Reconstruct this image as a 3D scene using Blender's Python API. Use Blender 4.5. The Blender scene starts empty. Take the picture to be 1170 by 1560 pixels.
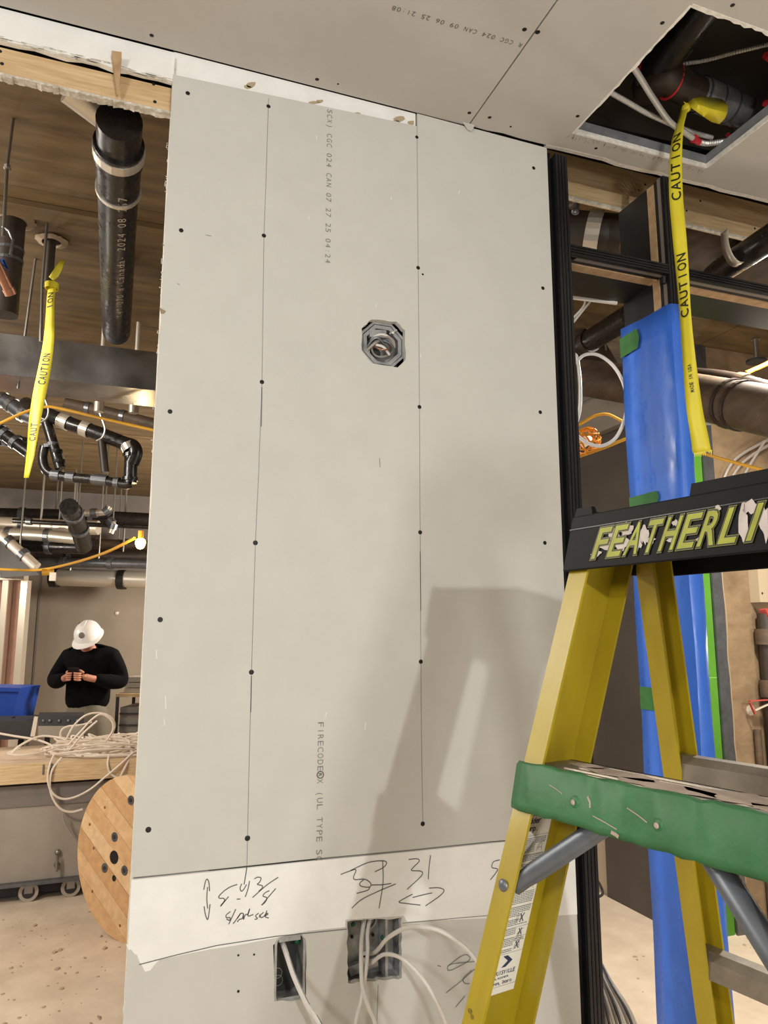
import bpy, bmesh, math, random
from mathutils import Vector, Matrix
from mathutils.geometry import tessellate_polygon
random.seed(7)
C = bpy.context.scene.collection
sc = bpy.context.scene
PI = math.pi
# ------------------------------------------------------------------ camera
CAMH = 1.55
F = 1137.0
PITCH = math.radians(9.43)
YAW = math.radians(20.1)
cd = bpy.data.cameras.new('camera')
cam = bpy.data.objects.new('camera', cd)
C.objects.link(cam)
cam.location = (0, 0, CAMH)
cam.rotation_euler = (PI / 2 + PITCH, 0, -YAW)
cd.sensor_fit = 'HORIZONTAL'
cd.sensor_width = 36.0
cd.lens = F / 1170 * 36
cd.clip_start = 0.02
cd.clip_end = 100
sc.camera = cam
# ------------------------------------------------------------------ world, lights, exposure
w = bpy.data.worlds.new('world')
sc.world = w
w.use_nodes = True
bg = w.node_tree.nodes['Background']
bg.inputs[0].default_value = (1.0, 0.93, 0.84, 1)
bg.inputs[1].default_value = 0.22
sc.view_settings.view_transform = 'Standard'
sc.view_settings.look = 'None'
sc.view_settings.gamma = 1
sc.view_settings.exposure = 0.0
sc.view_settings.use_curve_mapping = False


def lamp(name, kind, loc, power, color=(1, .9, .78), size=.1, aim=None, size_y=None):
    l = bpy.data.lights.new(name, kind)
    l.energy = power
    l.color = color
    if kind == 'AREA':
        l.size = size
        if size_y:
            l.shape = 'RECTANGLE'
            l.size_y = size_y
    else:
        l.shadow_soft_size = size
    o = bpy.data.objects.new(name, l)
    C.objects.link(o)
    o.location = loc
    if aim:
        o.rotation_euler = (Vector(aim) - Vector(loc)).to_track_quat('-Z', 'Y').to_euler()
    return o


lamp('work_light_key', 'POINT', (.38, -1.40, 1.96), 94, (1, .98, .925), .025)
lamp('work_light_left', 'AREA', (-1.9, -.9, 2.35), 36, (1, .98, .93), .5, (.6, 1.69, 1.7))
lamp('work_light_low', 'AREA', (.56, -1.35, 1.20), 17, (1, .97, .91), .30, (.85, 1.69, 1.7))
lamp('back_left_lamp', 'POINT', (-1.9, 3.0, 2.0), 34, (1, .91, .79), .12)
lamp('back_left_down', 'AREA', (-1.7, 3.6, 3.0), 60, (1, .93, .83), .4, (-.2, 3.9, .2))  # added out of frame to brighten the under-lit left floor
lamp('back_left_near', 'AREA', (-2.1, 2.5, 2.9), 60, (1, .93, .83), .4, (.0, 4.2, .2))  # added out of frame to brighten the reel and floor
lamp('back_left_far', 'POINT', (-1.8, 7.0, 2.2), 70, (1, .92, .80), .15)
lamp('back_mid_far', 'POINT', (1.7, 7.0, 2.2), 250, (1, .92, .80), .15)  # unseen lamp added behind the drywall to brighten the far wall
lamp('back_right_lamp', 'POINT', (3.3, 2.1, 1.6), 26, (1, .91, .78), .10)
lamp('back_right_down', 'AREA', (2.75, 2.15, 2.9), 80, (1, .92, .80), .3, (2.2, 2.7, 0))
lamp('back_right_far', 'POINT', (4.2, 5.6, 2.5), 30, (1, .90, .76), .12)

# ------------------------------------------------------------------ helpers
CA, SA = math.cos(YAW), math.sin(YAW)
CP, SP = math.cos(PITCH), math.sin(PITCH)


def ray(u, v):
    X = (u - 585) / F
    Z = -(v - 780) / F
    y = CP - Z * SP
    z = SP + Z * CP
    return Vector((X * CA + y * SA, -X * SA + y * CA, z))


O = Vector((0, 0, CAMH))


def ry(u, v, y):
    r = ray(u, v)
    return O + r * (y / r.y)


def rx(u, v, x):
    r = ray(u, v)
    return O + r * (x / r.x)


def rz(u, v, z):
    r = ray(u, v)
    return O + r * ((z - CAMH) / r.z)


def rd(u, v, d):
    r = ray(u, v)
    h = r.x * SA + r.y * CA
    return O + r * (d / h)


def lin(c):
    return tuple((x / 255 / 12.92) if x / 255 <= .04045 else ((x / 255 + .055) / 1.055) ** 2.4 for x in c)


MATS = {}


def M(name, rgb, rough=.6, metal=0., noise=None, rgb2=None, bump=None, stretch=None, emit=None, alpha=None, spec=None, coat=None, rough_noise=None):
    if name in MATS:
        return MATS[name]
    m = bpy.data.materials.new(name)
    m.use_nodes = True
    nt = m.node_tree
    b = nt.nodes['Principled BSDF']
    c = lin(rgb) + (1,)
    b.inputs['Base Color'].default_value = c
    b.inputs['Roughness'].default_value = rough
    b.inputs['Metallic'].default_value = metal
    if spec is not None:
        b.inputs['Specular IOR Level'].default_value = spec
    if coat:
        b.inputs['Coat Weight'].default_value = coat
        b.inputs['Coat Roughness'].default_value = .15
    if emit:
        b.inputs['Emission Color'].default_value = lin(emit[0]) + (1,)
        b.inputs['Emission Strength'].default_value = emit[1]
    if alpha is not None:
        b.inputs['Alpha'].default_value = alpha
    vec = None
    if noise or bump or rough_noise:
        g = nt.nodes.new('ShaderNodeNewGeometry')
        mp = nt.nodes.new('ShaderNodeMapping')
        nt.links.new(g.outputs['Position'], mp.inputs['Vector'])
        if stretch:
            mp.inputs['Scale'].default_value = stretch
        vec = mp.outputs['Vector']
    if noise:
        n = nt.nodes.new('ShaderNodeTexNoise')
        n.inputs['Scale'].default_value = noise[0]
        n.inputs['Detail'].default_value = 6
        n.inputs['Roughness'].default_value = .62
        nt.links.new(vec, n.inputs['Vector'])
        cr = nt.nodes.new('ShaderNodeValToRGB')
        cr.color_ramp.elements[0].position = noise[1]
        cr.color_ramp.elements[1].position = noise[2]
        cr.color_ramp.elements[0].color = lin(rgb2) + (1,)
        cr.color_ramp.elements[1].color = c
        nt.links.new(n.outputs['Fac'], cr.inputs['Fac'])
        nt.links.new(cr.outputs['Color'], b.inputs['Base Color'])
    if rough_noise:
        n3 = nt.nodes.new('ShaderNodeTexNoise')
        n3.inputs['Scale'].default_value = rough_noise[0]
        nt.links.new(vec, n3.inputs['Vector'])
        mr = nt.nodes.new('ShaderNodeMapRange')
        mr.inputs['From Min'].default_value = .3
        mr.inputs['From Max'].default_value = .7
        mr.inputs['To Min'].default_value = rough_noise[1]
        mr.inputs['To Max'].default_value = rough_noise[2]
        nt.links.new(n3.outputs['Fac'], mr.inputs['Value'])
        nt.links.new(mr.outputs['Result'], b.inputs['Roughness'])
    if bump:
        n2 = nt.nodes.new('ShaderNodeTexNoise')
        n2.inputs['Scale'].default_value = bump[0]
        n2.inputs['Detail'].default_value = 5
        nt.links.new(vec, n2.inputs['Vector'])
        bp = nt.nodes.new('ShaderNodeBump')
        bp.inputs['Strength'].default_value = bump[1]
        bp.inputs['Distance'].default_value = bump[2] if len(bump) > 2 else .004
        nt.links.new(n2.outputs['Fac'], bp.inputs['Height'])
        nt.links.new(bp.outputs['Normal'], b.inputs['Normal'])
    MATS[name] = m
    return m


drywall = M('drywall_paper', (203, 202, 196), .85, noise=(9, .35, .7), rgb2=(198, 197, 191), bump=(260, .06, .001))
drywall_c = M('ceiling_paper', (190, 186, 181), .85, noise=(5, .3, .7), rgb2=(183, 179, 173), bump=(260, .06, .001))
mud = M('joint_compound', (242, 242, 240), .9, noise=(14, .3, .7), rgb2=(232, 232, 229), bump=(35, .15, .002))
gyps = M('gypsum_core', (222, 218, 208), .95, noise=(60, .35, .65), rgb2=(176, 168, 152), bump=(120, .5, .003))
screwm = M('screw_head', (38, 37, 36), .5, .6)
screwlit = M('screw_slot', (95, 93, 90), .4, .7)
pencil = M('pencil_graphite', (96, 96, 95), .7)
chalk = M('chalk_grey', (124, 123, 120), .8)
ink = M('board_print', (128, 126, 121), .8)
inkd = M('board_print_dark', (100, 98, 94), .8)
wood = M('lumber', (220, 194, 154), .7, noise=(9, .3, .72), rgb2=(186, 154, 110), stretch=(1, 3, 14), bump=(40, .1, .002))
woodx = M('lumber_edge', (190, 160, 122), .75, noise=(12, .3, .7), rgb2=(160, 128, 92), stretch=(3, 3, 3))
ply = M('plywood_deck', (120, 97, 62), .7, noise=(2.2, .3, .72), rgb2=(74, 58, 36), stretch=(1.2, 7, 1), bump=(20, .1, .004))
plyb = M('plywood_stain', (88, 66, 40), .7, noise=(3, .3, .7), rgb2=(64, 47, 29), stretch=(1.2, 7, 1))
black = M('black_veneer', (24, 24, 26), .42, noise=(30, .35, .75), rgb2=(17, 17, 19), stretch=(8, 8, .6))
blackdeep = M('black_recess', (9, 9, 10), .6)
blackscr = M('black_scratched', (34, 34, 37), .38, noise=(26, .36, .62), rgb2=(22, 22, 24), stretch=(10, 10, .5))
greystrip = M('grey_gasket', (118, 110, 103), .6)
abs_ = M('black_pipe', (34, 30, 28), .28, noise=(25, .3, .7), rgb2=(24, 21, 20), rough_noise=(30, .2, .42))
cast = M('cast_iron_pipe', (58, 46, 37), .5, noise=(14, .3, .7), rgb2=(38, 30, 25), bump=(60, .1, .002))
brownpipe = M('brown_dusty_pipe', (96, 78, 60), .6, noise=(8, .3, .7), rgb2=(62, 50, 39), stretch=(1, 1, 3))
steel = M('galvanised_steel', (170, 168, 164), .32, .9, noise=(12, .3, .7), rgb2=(140, 138, 134), rough_noise=(9, .22, .42))
duct = M('duct_sheet', (176, 174, 172), .30, .8, noise=(5, .3, .7), rgb2=(128, 126, 124), rough_noise=(5, .16, .32))
shiny = M('stainless_band', (214, 206, 192), .34, .65)
zinc = M('zinc_dull', (120, 122, 126), .42, .75, noise=(20, .3, .7), rgb2=(98, 100, 104))
copper = M('copper_pipe', (168, 118, 90), .38, .55, noise=(20, .3, .7), rgb2=(136, 92, 68))
bluecl = M('blue_clamp', (52, 92, 168), .45)
rodm = M('threaded_rod', (150, 146, 138), .35, .85)
plaster = M('plaster_collar', (150, 132, 108), .9, bump=(60, .3, .004))
conc = M('concrete_floor', (226, 208, 186), .9, noise=(5, .3, .72), rgb2=(202, 183, 160), bump=(30, .25, .006))
specks = M('floor_debris', (176, 154, 128), .95)
concwall = M('rough_wall', (146, 123, 94), .9, noise=(5, .3, .7), rgb2=(112, 92, 69), bump=(28, .4, .008), stretch=(1, 1, 1.6))
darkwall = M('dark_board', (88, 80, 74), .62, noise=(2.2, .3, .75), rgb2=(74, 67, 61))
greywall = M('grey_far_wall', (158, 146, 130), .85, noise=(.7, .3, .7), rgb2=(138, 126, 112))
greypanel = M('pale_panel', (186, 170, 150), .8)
bluew = M('blue_wrap', (66, 122, 230), .36, noise=(7, .42, .62), rgb2=(60, 114, 222), bump=(11, .18, .012), stretch=(1, 1, .5), rough_noise=(24, .22, .5))
green = M('green_tape', (52, 110, 66), .55, noise=(12, .3, .7), rgb2=(42, 94, 54), bump=(26, .4, .006))
greenp = M('green_masking', (52, 116, 52), .6, noise=(20, .3, .7), rgb2=(42, 98, 42), bump=(30, .4, .005))
greenw = M('green_board', (80, 138, 36), .6, noise=(5, .3, .7), rgb2=(70, 126, 30))
yel = M('yellow_fibreglass', (164, 144, 24), .40, noise=(5, .3, .72), rgb2=(150, 129, 18), stretch=(4, 4, 1), bump=(200, .05, .001), coat=.15)
yelworn = M('yellow_chip', (120, 100, 40), .7)
capm = M('black_plastic', (10, 10, 12), .55, noise=(30, .3, .7), rgb2=(8, 8, 10), bump=(220, .08, .001), spec=.18)
letter_y = M('decal_yellow', (150, 156, 36), .5, noise=(26, .36, .6), rgb2=(132, 134, 32))
letter_o = M('decal_olive', (108, 108, 22), .5)
letter_k = M('decal_black', (12, 12, 12), .45)
decal_w = M('decal_white', (190, 180, 176), .6, noise=(30, .3, .7), rgb2=(168, 158, 152))
alu = M('aluminium_step', (150, 142, 130), .42, .6, noise=(18, .3, .7), rgb2=(120, 112, 100), bump=(60, .2, .002))
grime = M('dried_compound', (176, 160, 146), .85, noise=(24, .3, .7), rgb2=(146, 128, 116), bump=(60, .3, .003))
brace = M('grey_brace', (112, 118, 126), .42, .55, noise=(20, .3, .7), rgb2=(96, 101, 108))
sticker = M('label_paper', (222, 218, 206), .55)
labelink = M('label_ink', (44, 50, 84), .7)
labelgrey = M('label_grey_ink', (104, 106, 116), .7)
cautm = M('caution_yellow', (226, 212, 52), .42, noise=(12, .3, .7), rgb2=(214, 198, 44))
cautk = M('caution_black', (34, 32, 20), .5)
ywire = M('yellow_cord', (214, 160, 44), .5)
orange = M('orange_cage', (232, 150, 40), .5)
wcable = M('white_cable', (222, 218, 212), .45)
wcable2 = M('white_cable_bench', (224, 210, 194), .5)
gcable = M('grey_cable', (150, 142, 134), .5)
redm = M('red_bushing', (196, 40, 52), .5)
redtag = M('red_tag', (176, 70, 66), .6)
plastic = M('clear_wrap', (120, 120, 122), .2, noise=(14, .3, .7), rgb2=(78, 78, 80), bump=(9, .35, .01))
boxm = M('box_zinc', (196, 198, 200), .42, .5, noise=(24, .3, .7), rgb2=(120, 122, 124), bump=(30, .2, .003))
boxdark = M('box_inside', (70, 72, 72), .5, .6)
hole_m = M('knockout_hole', (16, 16, 16), .6)
greensc = M('green_ground_screw', (24, 92, 62), .35, .5)
jacket = M('black_jacket', (9, 8, 10), .9, spec=.12, bump=(14, .3, .02))
trouser = M('grey_trousers', (112, 104, 88), .85, bump=(18, .3, .015))
skin = M('skin', (190, 130, 104), .6)
helmet = M('white_hard_hat', (232, 228, 224), .35)
logo = M('dark_sticker', (110, 102, 100), .6)
phone = M('phone_black', (20, 20, 24), .3)
hairm = M('dark_hair', (34, 26, 22), .8)
bootm = M('boot_leather', (70, 50, 34), .7)
bluebin = M('blue_plastic', (22, 66, 160), .45)
cartm = M('cart_grey', (160, 150, 138), .6, noise=(3, .3, .7), rgb2=(142, 132, 120))
spool_w = [M('reel_plank_%d' % i, c, .75, noise=(8, .3, .72), rgb2=c2, stretch=(3, 3, 3)) for i, (c, c2) in enumerate(
    [((228, 192, 146), (204, 164, 118)), ((222, 182, 134), (198, 154, 108)), ((234, 202, 158), (212, 174, 130)), ((214, 172, 124), (190, 146, 100))])]
pinkins = M('insulation_pink', (176, 136, 118), .9, noise=(5, .3, .7), rgb2=(150, 112, 94))
brightst = M('stud_bright', (226, 214, 196), .35, .5)
bulbm = M('lit_bulb', (255, 220, 150), .4, emit=((255, 214, 140), 26))
papergrey = M('cardboard_grey', (120, 112, 106), .8)
traym = M('dark_tray', (44, 42, 44), .55)
binclear = M('clear_bin', (170, 164, 156), .3)


def tag(o, label=None, cat=None, group=None, kind=None):
    if label:
        o['label'] = label
    if cat:
        o['category'] = cat
    if group:
        o['group'] = group
    if kind:
        o['kind'] = kind
    return o


def thing(name, label, cat, loc, group=None):
    o = bpy.data.objects.new(name, None)
    o.empty_display_size = .05
    C.objects.link(o)
    o.location = loc
    return tag(o, label, cat, group)


def wloc(o):
    v = Vector((0, 0, 0))
    while o is not None:
        v = v + Vector(o.location)
        o = o.parent
    return v


class MB:
    def __init__(s):
        s.v = []
        s.f = []

    def add(s, vs, fs):
        n = len(s.v)
        s.v += [Vector(x) for x in vs]
        s.f += [tuple(i + n for i in f) for f in fs]
        return s

    def box(s, a, b):
        (x0, y0, z0), (x1, y1, z1) = a, b
        return s.hexa([(x0, y0, z0), (x1, y0, z0), (x1, y1, z0), (x0, y1, z0), (x0, y0, z1), (x1, y0, z1), (x1, y1, z1), (x0, y1, z1)])

    def hexa(s, p):
        return s.add(p, [(0, 3, 2, 1), (4, 5, 6, 7), (0, 1, 5, 4), (1, 2, 6, 5), (2, 3, 7, 6), (3, 0, 4, 7)])

    def bar(s, a, b, wd, ht, up=(0, 0, 1)):
        a, b = Vector(a), Vector(b)
        d = (b - a).normalized()
        u = Vector(up)
        sd = d.cross(u).normalized() * wd / 2
        uu = sd.cross(d).normalized() * ht / 2
        return s.hexa([a - sd - uu, a + sd - uu, b + sd - uu, b - sd - uu, a - sd + uu, a + sd + uu, b + sd + uu, b - sd + uu])

    def tube(s, pts, r, n=10, cap=True, closed=False):
        pts = [Vector(p) for p in pts]
        m = len(pts)
        rs = r if isinstance(r, (list, tuple)) else [r] * m
        T = []
        for i in range(m):
            if closed:
                t = pts[(i + 1) % m] - pts[i - 1]
            else:
                t = pts[min(i + 1, m - 1)] - pts[max(i - 1, 0)]
            if t.length < 1e-9:
                t = Vector((0, 0, 1))
            T.append(t.normalized())
        ref = Vector((0, 0, 1)) if abs(T[0].z) < .9 else Vector((1, 0, 0))
        N = T[0].cross(ref).normalized()
        vs = []
        for i in range(m):
            N = (N - T[i] * N.dot(T[i])).normalized()
            B = T[i].cross(N)
            for k in range(n):
                an = 2 * PI * k / n
                vs.append(pts[i] + (N * math.cos(an) + B * math.sin(an)) * rs[i])
        fs = []
        for i in range(m if closed else m - 1):
            j = (i + 1) % m
            for k in range(n):
                l = (k + 1) % n
                fs.append((i * n + k, i * n + l, j * n + l, j * n + k))
        if cap and not closed:
            fs.append(tuple(range(n - 1, -1, -1)))
            fs.append(tuple((m - 1) * n + k for k in range(n)))
        return s.add(vs, fs)

    def ring(s, c, axis, r, wdt, th, n=24, a0=0, a1=2 * PI):
        """band around an axis: radius r, width along axis, thickness outward"""
        c, ax = Vector(c), Vector(axis).normalized()
        ref = Vector((0, 0, 1)) if abs(ax.z) < .9 else Vector((1, 0, 0))
        N = ax.cross(ref).normalized()
        B = ax.cross(N)
        full = abs(a1 - a0 - 2 * PI) < 1e-6
        m = n if full else n + 1
        vs = []
        for k in range(m):
            an = a0 + (a1 - a0) * k / n
            d = N * math.cos(an) + B * math.sin(an)
            for (rr, t) in ((r, -wdt / 2), (r + th, -wdt / 2), (r + th, wdt / 2), (r, wdt / 2)):
                vs.append(c + d * rr + ax * t)
        fs = []
        for k in range(n):
            l = (k + 1) % m
            for q in range(4):
                p = (q + 1) % 4
                fs.append((k * 4 + q, k * 4 + p, l * 4 + p, l * 4 + q))
        return s.add(vs, fs)

    def disc(s, c, nrm, r, th=.002, n=16):
        c, nn = Vector(c), Vector(nrm).normalized()
        return s.tube([c, c + nn * th], r, n)

    def dome(s, c, nrm, r, h, n=12, m=4):
        c, ax = Vector(c), Vector(nrm).normalized()
        ref = Vector((0, 0, 1)) if abs(ax.z) < .9 else Vector((1, 0, 0))
        N = ax.cross(ref).normalized()
        B = ax.cross(N)
        vs = []
        for j in range(m):
            t = j / m * PI / 2
            for k in range(n):
                an = 2 * PI * k / n
                vs.append(c + (N * math.cos(an) + B * math.sin(an)) * r * math.cos(t) + ax * h * math.sin(t))
        vs.append(c + ax * h)
        fs = [(j * n + k, j * n + (k + 1) % n, (j + 1) * n + (k + 1) % n, (j + 1) * n + k) for j in range(m - 1) for k in range(n)]
        fs += [((m - 1) * n + k, (m - 1) * n + (k + 1) % n, m * n) for k in range(n)]
        fs.append(tuple(range(n - 1, -1, -1)))
        return s.add(vs, fs)

    def poly(s, loops, mp, th):
        """flat polygon with holes in 2D, mapped by mp(x, y, depth) and given thickness th"""
        L = [[Vector((x, y, 0)) for x, y in l] for l in loops]
        flat = [p for l in L for p in l]
        tris = tessellate_polygon(L)
        n = len(flat)
        vs = [mp(p.x, p.y, 0) for p in flat] + [mp(p.x, p.y, th) for p in flat]
        fs = [tuple(t) for t in tris] + [tuple(i + n for i in reversed(t)) for t in tris]
        k = 0
        for l in L:
            m = len(l)
            for i in range(m):
                j = (i + 1) % m
                fs.append((k + i, k + j, k + j + n, k + i + n))
            k += m
        return s.add(vs, fs)

    def strip(s, pts, wd, mp, depth=0.):
        """stroke of given width along a 2D polyline"""
        pts = [Vector((x, y)) for x, y in pts]
        n = len(pts)
        vs = []
        for i in range(n):
            t = pts[min(i + 1, n - 1)] - pts[max(i - 1, 0)]
            if t.length < 1e-9:
                t = Vector((1, 0))
            t.normalize()
            q = Vector((-t.y, t.x)) * wd / 2
            for e in (pts[i] + q, pts[i] - q):
                vs.append(mp(e.x, e.y, depth))
        return s.add(vs, [(2 * i, 2 * i + 1, 2 * i + 3, 2 * i + 2) for i in range(n - 1)])

    def sweep(s, prof, pa, pb):
        """prof: list of 2D points; pa, pb map a 2D point to the two ends"""
        n = len(prof)
        vs = [pa(*q) for q in prof] + [pb(*q) for q in prof]
        fs = [(i, (i + 1) % n, (i + 1) % n + n, i + n) for i in range(n)]
        tri = tessellate_polygon([[Vector((x, y, 0)) for x, y in prof]])
        fs += [tuple(t) for t in tri] + [tuple(i + n for i in reversed(t)) for t in tri]
        return s.add(vs, fs)

    def build(s, name, mat, parent=None, smooth=False, label=None, kind=None, fix=True, origin=None):
        me = bpy.data.meshes.new(name)
        if parent is not None:
            off = wloc(parent)
        elif origin is not None:
            off = Vector(origin)
        else:
            xs = [v.x for v in s.v]
            ys = [v.y for v in s.v]
            off = Vector(((min(xs) + max(xs)) / 2, (min(ys) + max(ys)) / 2, min(v.z for v in s.v)))
        me.from_pydata([v - off for v in s.v], [], s.f)
        if fix:
            bm = bmesh.new()
            bm.from_mesh(me)
            bmesh.ops.recalc_face_normals(bm, faces=bm.faces)
            bm.to_mesh(me)
            bm.free()
        me.materials.append(mat)
        if smooth:
            me.polygons.foreach_set('use_smooth', [True] * len(me.polygons))
            me.set_sharp_from_angle(angle=math.radians(40))
        o = bpy.data.objects.new(name, me)
        C.objects.link(o)
        if parent is not None:
            o.parent = parent
        else:
            o.location = off
        if label:
            o['label'] = label
        if kind:
            o['kind'] = kind
        return o


def curve(pts, n=8):
    """Catmull-Rom through 3D points"""
    P = [Vector(p) for p in pts]
    P = [P[0] * 2 - P[1]] + P + [P[-1] * 2 - P[-2]]
    out = []
    for i in range(1, len(P) - 2):
        a, b, c, d = P[i - 1], P[i], P[i + 1], P[i + 2]
        for k in range(n):
            t = k / n
            out.append(.5 * ((2 * b) + (c - a) * t + (2 * a - 5 * b + 4 * c - d) * t * t + (3 * b - a - 3 * c + d) * t ** 3))
    out.append(P[-2])
    return out


GL = {}


def glyph(ch, off):
    k = (ch, off)
    if k not in GL:
        cu = bpy.data.curves.new('glyph', 'FONT')
        cu.body = ch
        cu.size = 1.35
        cu.offset = off
        cu.resolution_u = 3
        ob = bpy.data.objects.new('glyph', cu)
        me = bpy.data.meshes.new_from_object(ob)
        vs = [(v.co.x, v.co.y) for v in me.vertices]
        fs = [tuple(p.vertices) for p in me.polygons]
        bpy.data.objects.remove(ob)
        bpy.data.curves.remove(cu)
        bpy.data.meshes.remove(me)
        if vs:
            x0 = min(a for a, b in vs)
            x1 = max(a for a, b in vs)
        else:
            x0, x1 = 0, .5
        GL[k] = (vs, fs, x0, x1)
    return GL[k]


def text(mb, s, mp, adv, h, wdt=None, shear=0., off=0., depth=0.):
    """monospaced text; mp(x, y, depth); h letter height, adv advance, wdt max glyph width"""
    wdt = wdt or adv * .8
    for i, ch in enumerate(s):
        if ch == ' ':
            continue
        vs, fs, x0, x1 = glyph(ch, off)
        vv0, ff0, a0, a1 = glyph(ch, 0.)
        g = a1 - a0
        k = min(wdt / g, h * 1.0) if g > .35 else h * .9
        if g > .35:
            k = wdt / g
        cx = (a0 + a1) / 2
        mb.add([mp(i * adv + adv / 2 + (x - cx) * k + shear * y * h, y * h, depth) for x, y in vs], fs)
    return mb


def copy_part(o, parent, loc=None):
    c = o.copy()
    C.objects.link(c)
    c.parent = parent
    if loc is not None:
        c.location = loc
    return c


# ================================================================== STRUCTURE
YW = 1.69
FLZ = 0.0
CZ = CAMH + 1.41
DECK = 3.26
# floor
fl = MB().box((-6, -3, -.2), (8, 16, 0)).build('floor', conc, kind='structure')
fs = MB()
for i in range(130):
    if i < 80:
        p = rz(random.uniform(-10, 210), random.uniform(1385, 1570), 0)
    else:
        p = rz(random.uniform(890, 1180), random.uniform(1440, 1640), 0)
    r = random.choice((.004, .006, .010, .016)) * random.uniform(.6, 1.3)
    fs.tube([p + Vector((0, 0, -.001)), p + Vector((random.uniform(-.004, .004), 0, .0025))], [r, r * .5], 6)
fs.build('grit', specks, fl, kind='stuff')
# ceiling: two gypsum panels with a hatch
XJ = .870
ce = MB().box((-3.0, -3, CZ + .034), (XJ - .01, 1.60, CZ + .05)).build('ceiling', blackdeep, kind='structure')


def cmap(x, y, t):
    return Vector((x, y, CZ + t))


MB().poly([[(-3.0, -3), (XJ - .002, -3), (XJ - .002, YW), (-3.0, YW)]], cmap, .016).build('drywall_panel', drywall_c, ce)
HX0, HX1, HY0, HY1 = 1.165, 1.643, 1.152, 1.616
jag = []


def jagged(a, b, n, amp):
    a, b = Vector(a), Vector(b)
    d = (b - a)
    q = Vector((-d.y, d.x)).normalized()
    return [tuple(a + d * (i / n) + q * random.uniform(-amp, amp)) for i in range(n)]


hole = jagged((HX0, HY0), (HX1, HY0), 26, .004) + jagged((HX1, HY0), (HX1, HY1), 14, .001) + jagged((HX1, HY1), (HX0, HY1), 14, .001) + jagged((HX0, HY1), (HX0, HY0), 22, .002)
edge = jagged((4, YW - .02), (XJ + .002, YW - .003), 60, .003) + [(XJ + .002, YW - .003)]
MB().poly([[(XJ + .002, -3), (4, -3)] + edge, hole], cmap, .016).build('drywall_panel', drywall_c, ce)
# torn white edges round the hatch
t = MB()
t.poly([[(HX0 - .002, HY0 - .006), (HX1, HY0 - .004)] + [(HX1 - i * (HX1 - HX0) / 30, HY0 + random.uniform(.0, .007)) for i in range(31)]], lambda x, y, q: cmap(x, y, -.0015 + q), .012)
t.poly([[(HX0 - .006, HY0)] + [(HX0 + random.uniform(-.001, .004), HY0 + i * (HY1 - HY0) / 30) for i in range(31)] + [(HX0 - .004, HY1)]], lambda x, y, q: cmap(x, y, -.001 + q), .012)
t.box((HX0, HY1 - .003, CZ + .001), (HX1, HY1 + .002, CZ + .016))
t.box((HX1 - .003, HY0, CZ + .001), (HX1 + .002, HY1, CZ + .016))
t.build('torn_gypsum_edge', M('gypsum_white', (236, 233, 226), .95, noise=(70, .3, .6), rgb2=(212, 207, 197), bump=(120, .5, .003)), ce)
t = MB()
for i in range(90):
    x = random.uniform(HX0 - .01, HX1)
    y = HY1 + random.uniform(.001, .014)
    t.strip([(x, y), (x + random.uniform(-.004, .004), y + random.uniform(.004, .012))], .0015, lambda a, b, d: cmap(a, b, -.0006))
t.build('paper_burrs', M('paper_burr', (150, 138, 120), .9), ce, kind='stuff')
t = MB()
t.box((HX0, HY1 + .003, CZ + .0165), (HX1 + .01, HY1 + .007, CZ + .050)).box((HX1 + .003, HY0, CZ + .0165), (HX1 + .007, HY1 + .01, CZ + .050))
t.build('hatch_channel', M('channel_grey', (158, 160, 164), .5, .3, noise=(16, .3, .7), rgb2=(124, 127, 132)), ce)
# ragged end of the ceiling board towards the framing
t = MB()
pts = [(1.12 + i * .05, YW - .004 + random.uniform(-.004, .004) - .0055 * (1.12 + i * .05 - .87)) for i in range(48)]
for i in range(47):
    (xa, ya), (xb, yb) = pts[i], pts[i + 1]
    t.hexa([(xa, ya - .003, CZ - .0006), (xb, yb - .003, CZ - .0006), (xb, yb + .013, CZ + .001), (xa, ya + .013, CZ + .001), (xa, ya + .004, CZ + .016), (xb, yb + .004, CZ + .016), (xb, yb + .014, CZ + .016), (xa, ya + .014, CZ + .016)])
t.build('torn_board_edge', MATS['gypsum_white'], ce)
# strap of tape hanging down where the joint meets the wall
MB().add([(.845, YW - .012, CZ - .001), (.885, YW - .012, CZ - .001), (.878, YW - .004, CZ - .018), (.866, YW - .004, CZ - .016)], [(0, 1, 2, 3)]).build('loose_paper_flap', drywall_c, ce)
# print on the ceiling
pa = rz(795, 70, CZ)
pb = rz(596, 12, CZ)
L_ = (pb - pa)
ad = L_.length / 28
ex = L_.normalized()
ey = Vector((0, 0, -1)).cross(ex) if False else Vector((-ex.y, ex.x, 0))
if ey.y < 0:
    ey = -ey
t = MB()
text(t, 'R CGC 024 CAN 09 06 25 21:08', lambda x, y, d: pa + ex * x + ey * (y - .008) + Vector((0, 0, -.0006)), ad, .0135, ad * .72)
t.build('printed_text', inkd, ce, fix=False)


def screw(p, n, parent, r=.0055):
    s = MB()
    n = Vector(n)
    s.dome(Vector(p), n, r, .0007, 10, 2)
    return s.build('screw', screwm, parent)


for (u, v, r) in ((231, 54, .0055), (483, 121, .0055), (515, 128, .003), (799, 45, .006), (819, 49, .0065), (715, 172, .0055), (746, 179, .0055), (778, 193, .0035), (880, 177, .0055), (1009, 35, .0055), (1116, 8, .0055), (908, 226, .005)):
    screw(rz(u, v, CZ), (0, 0, -1), ce, r)
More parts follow.
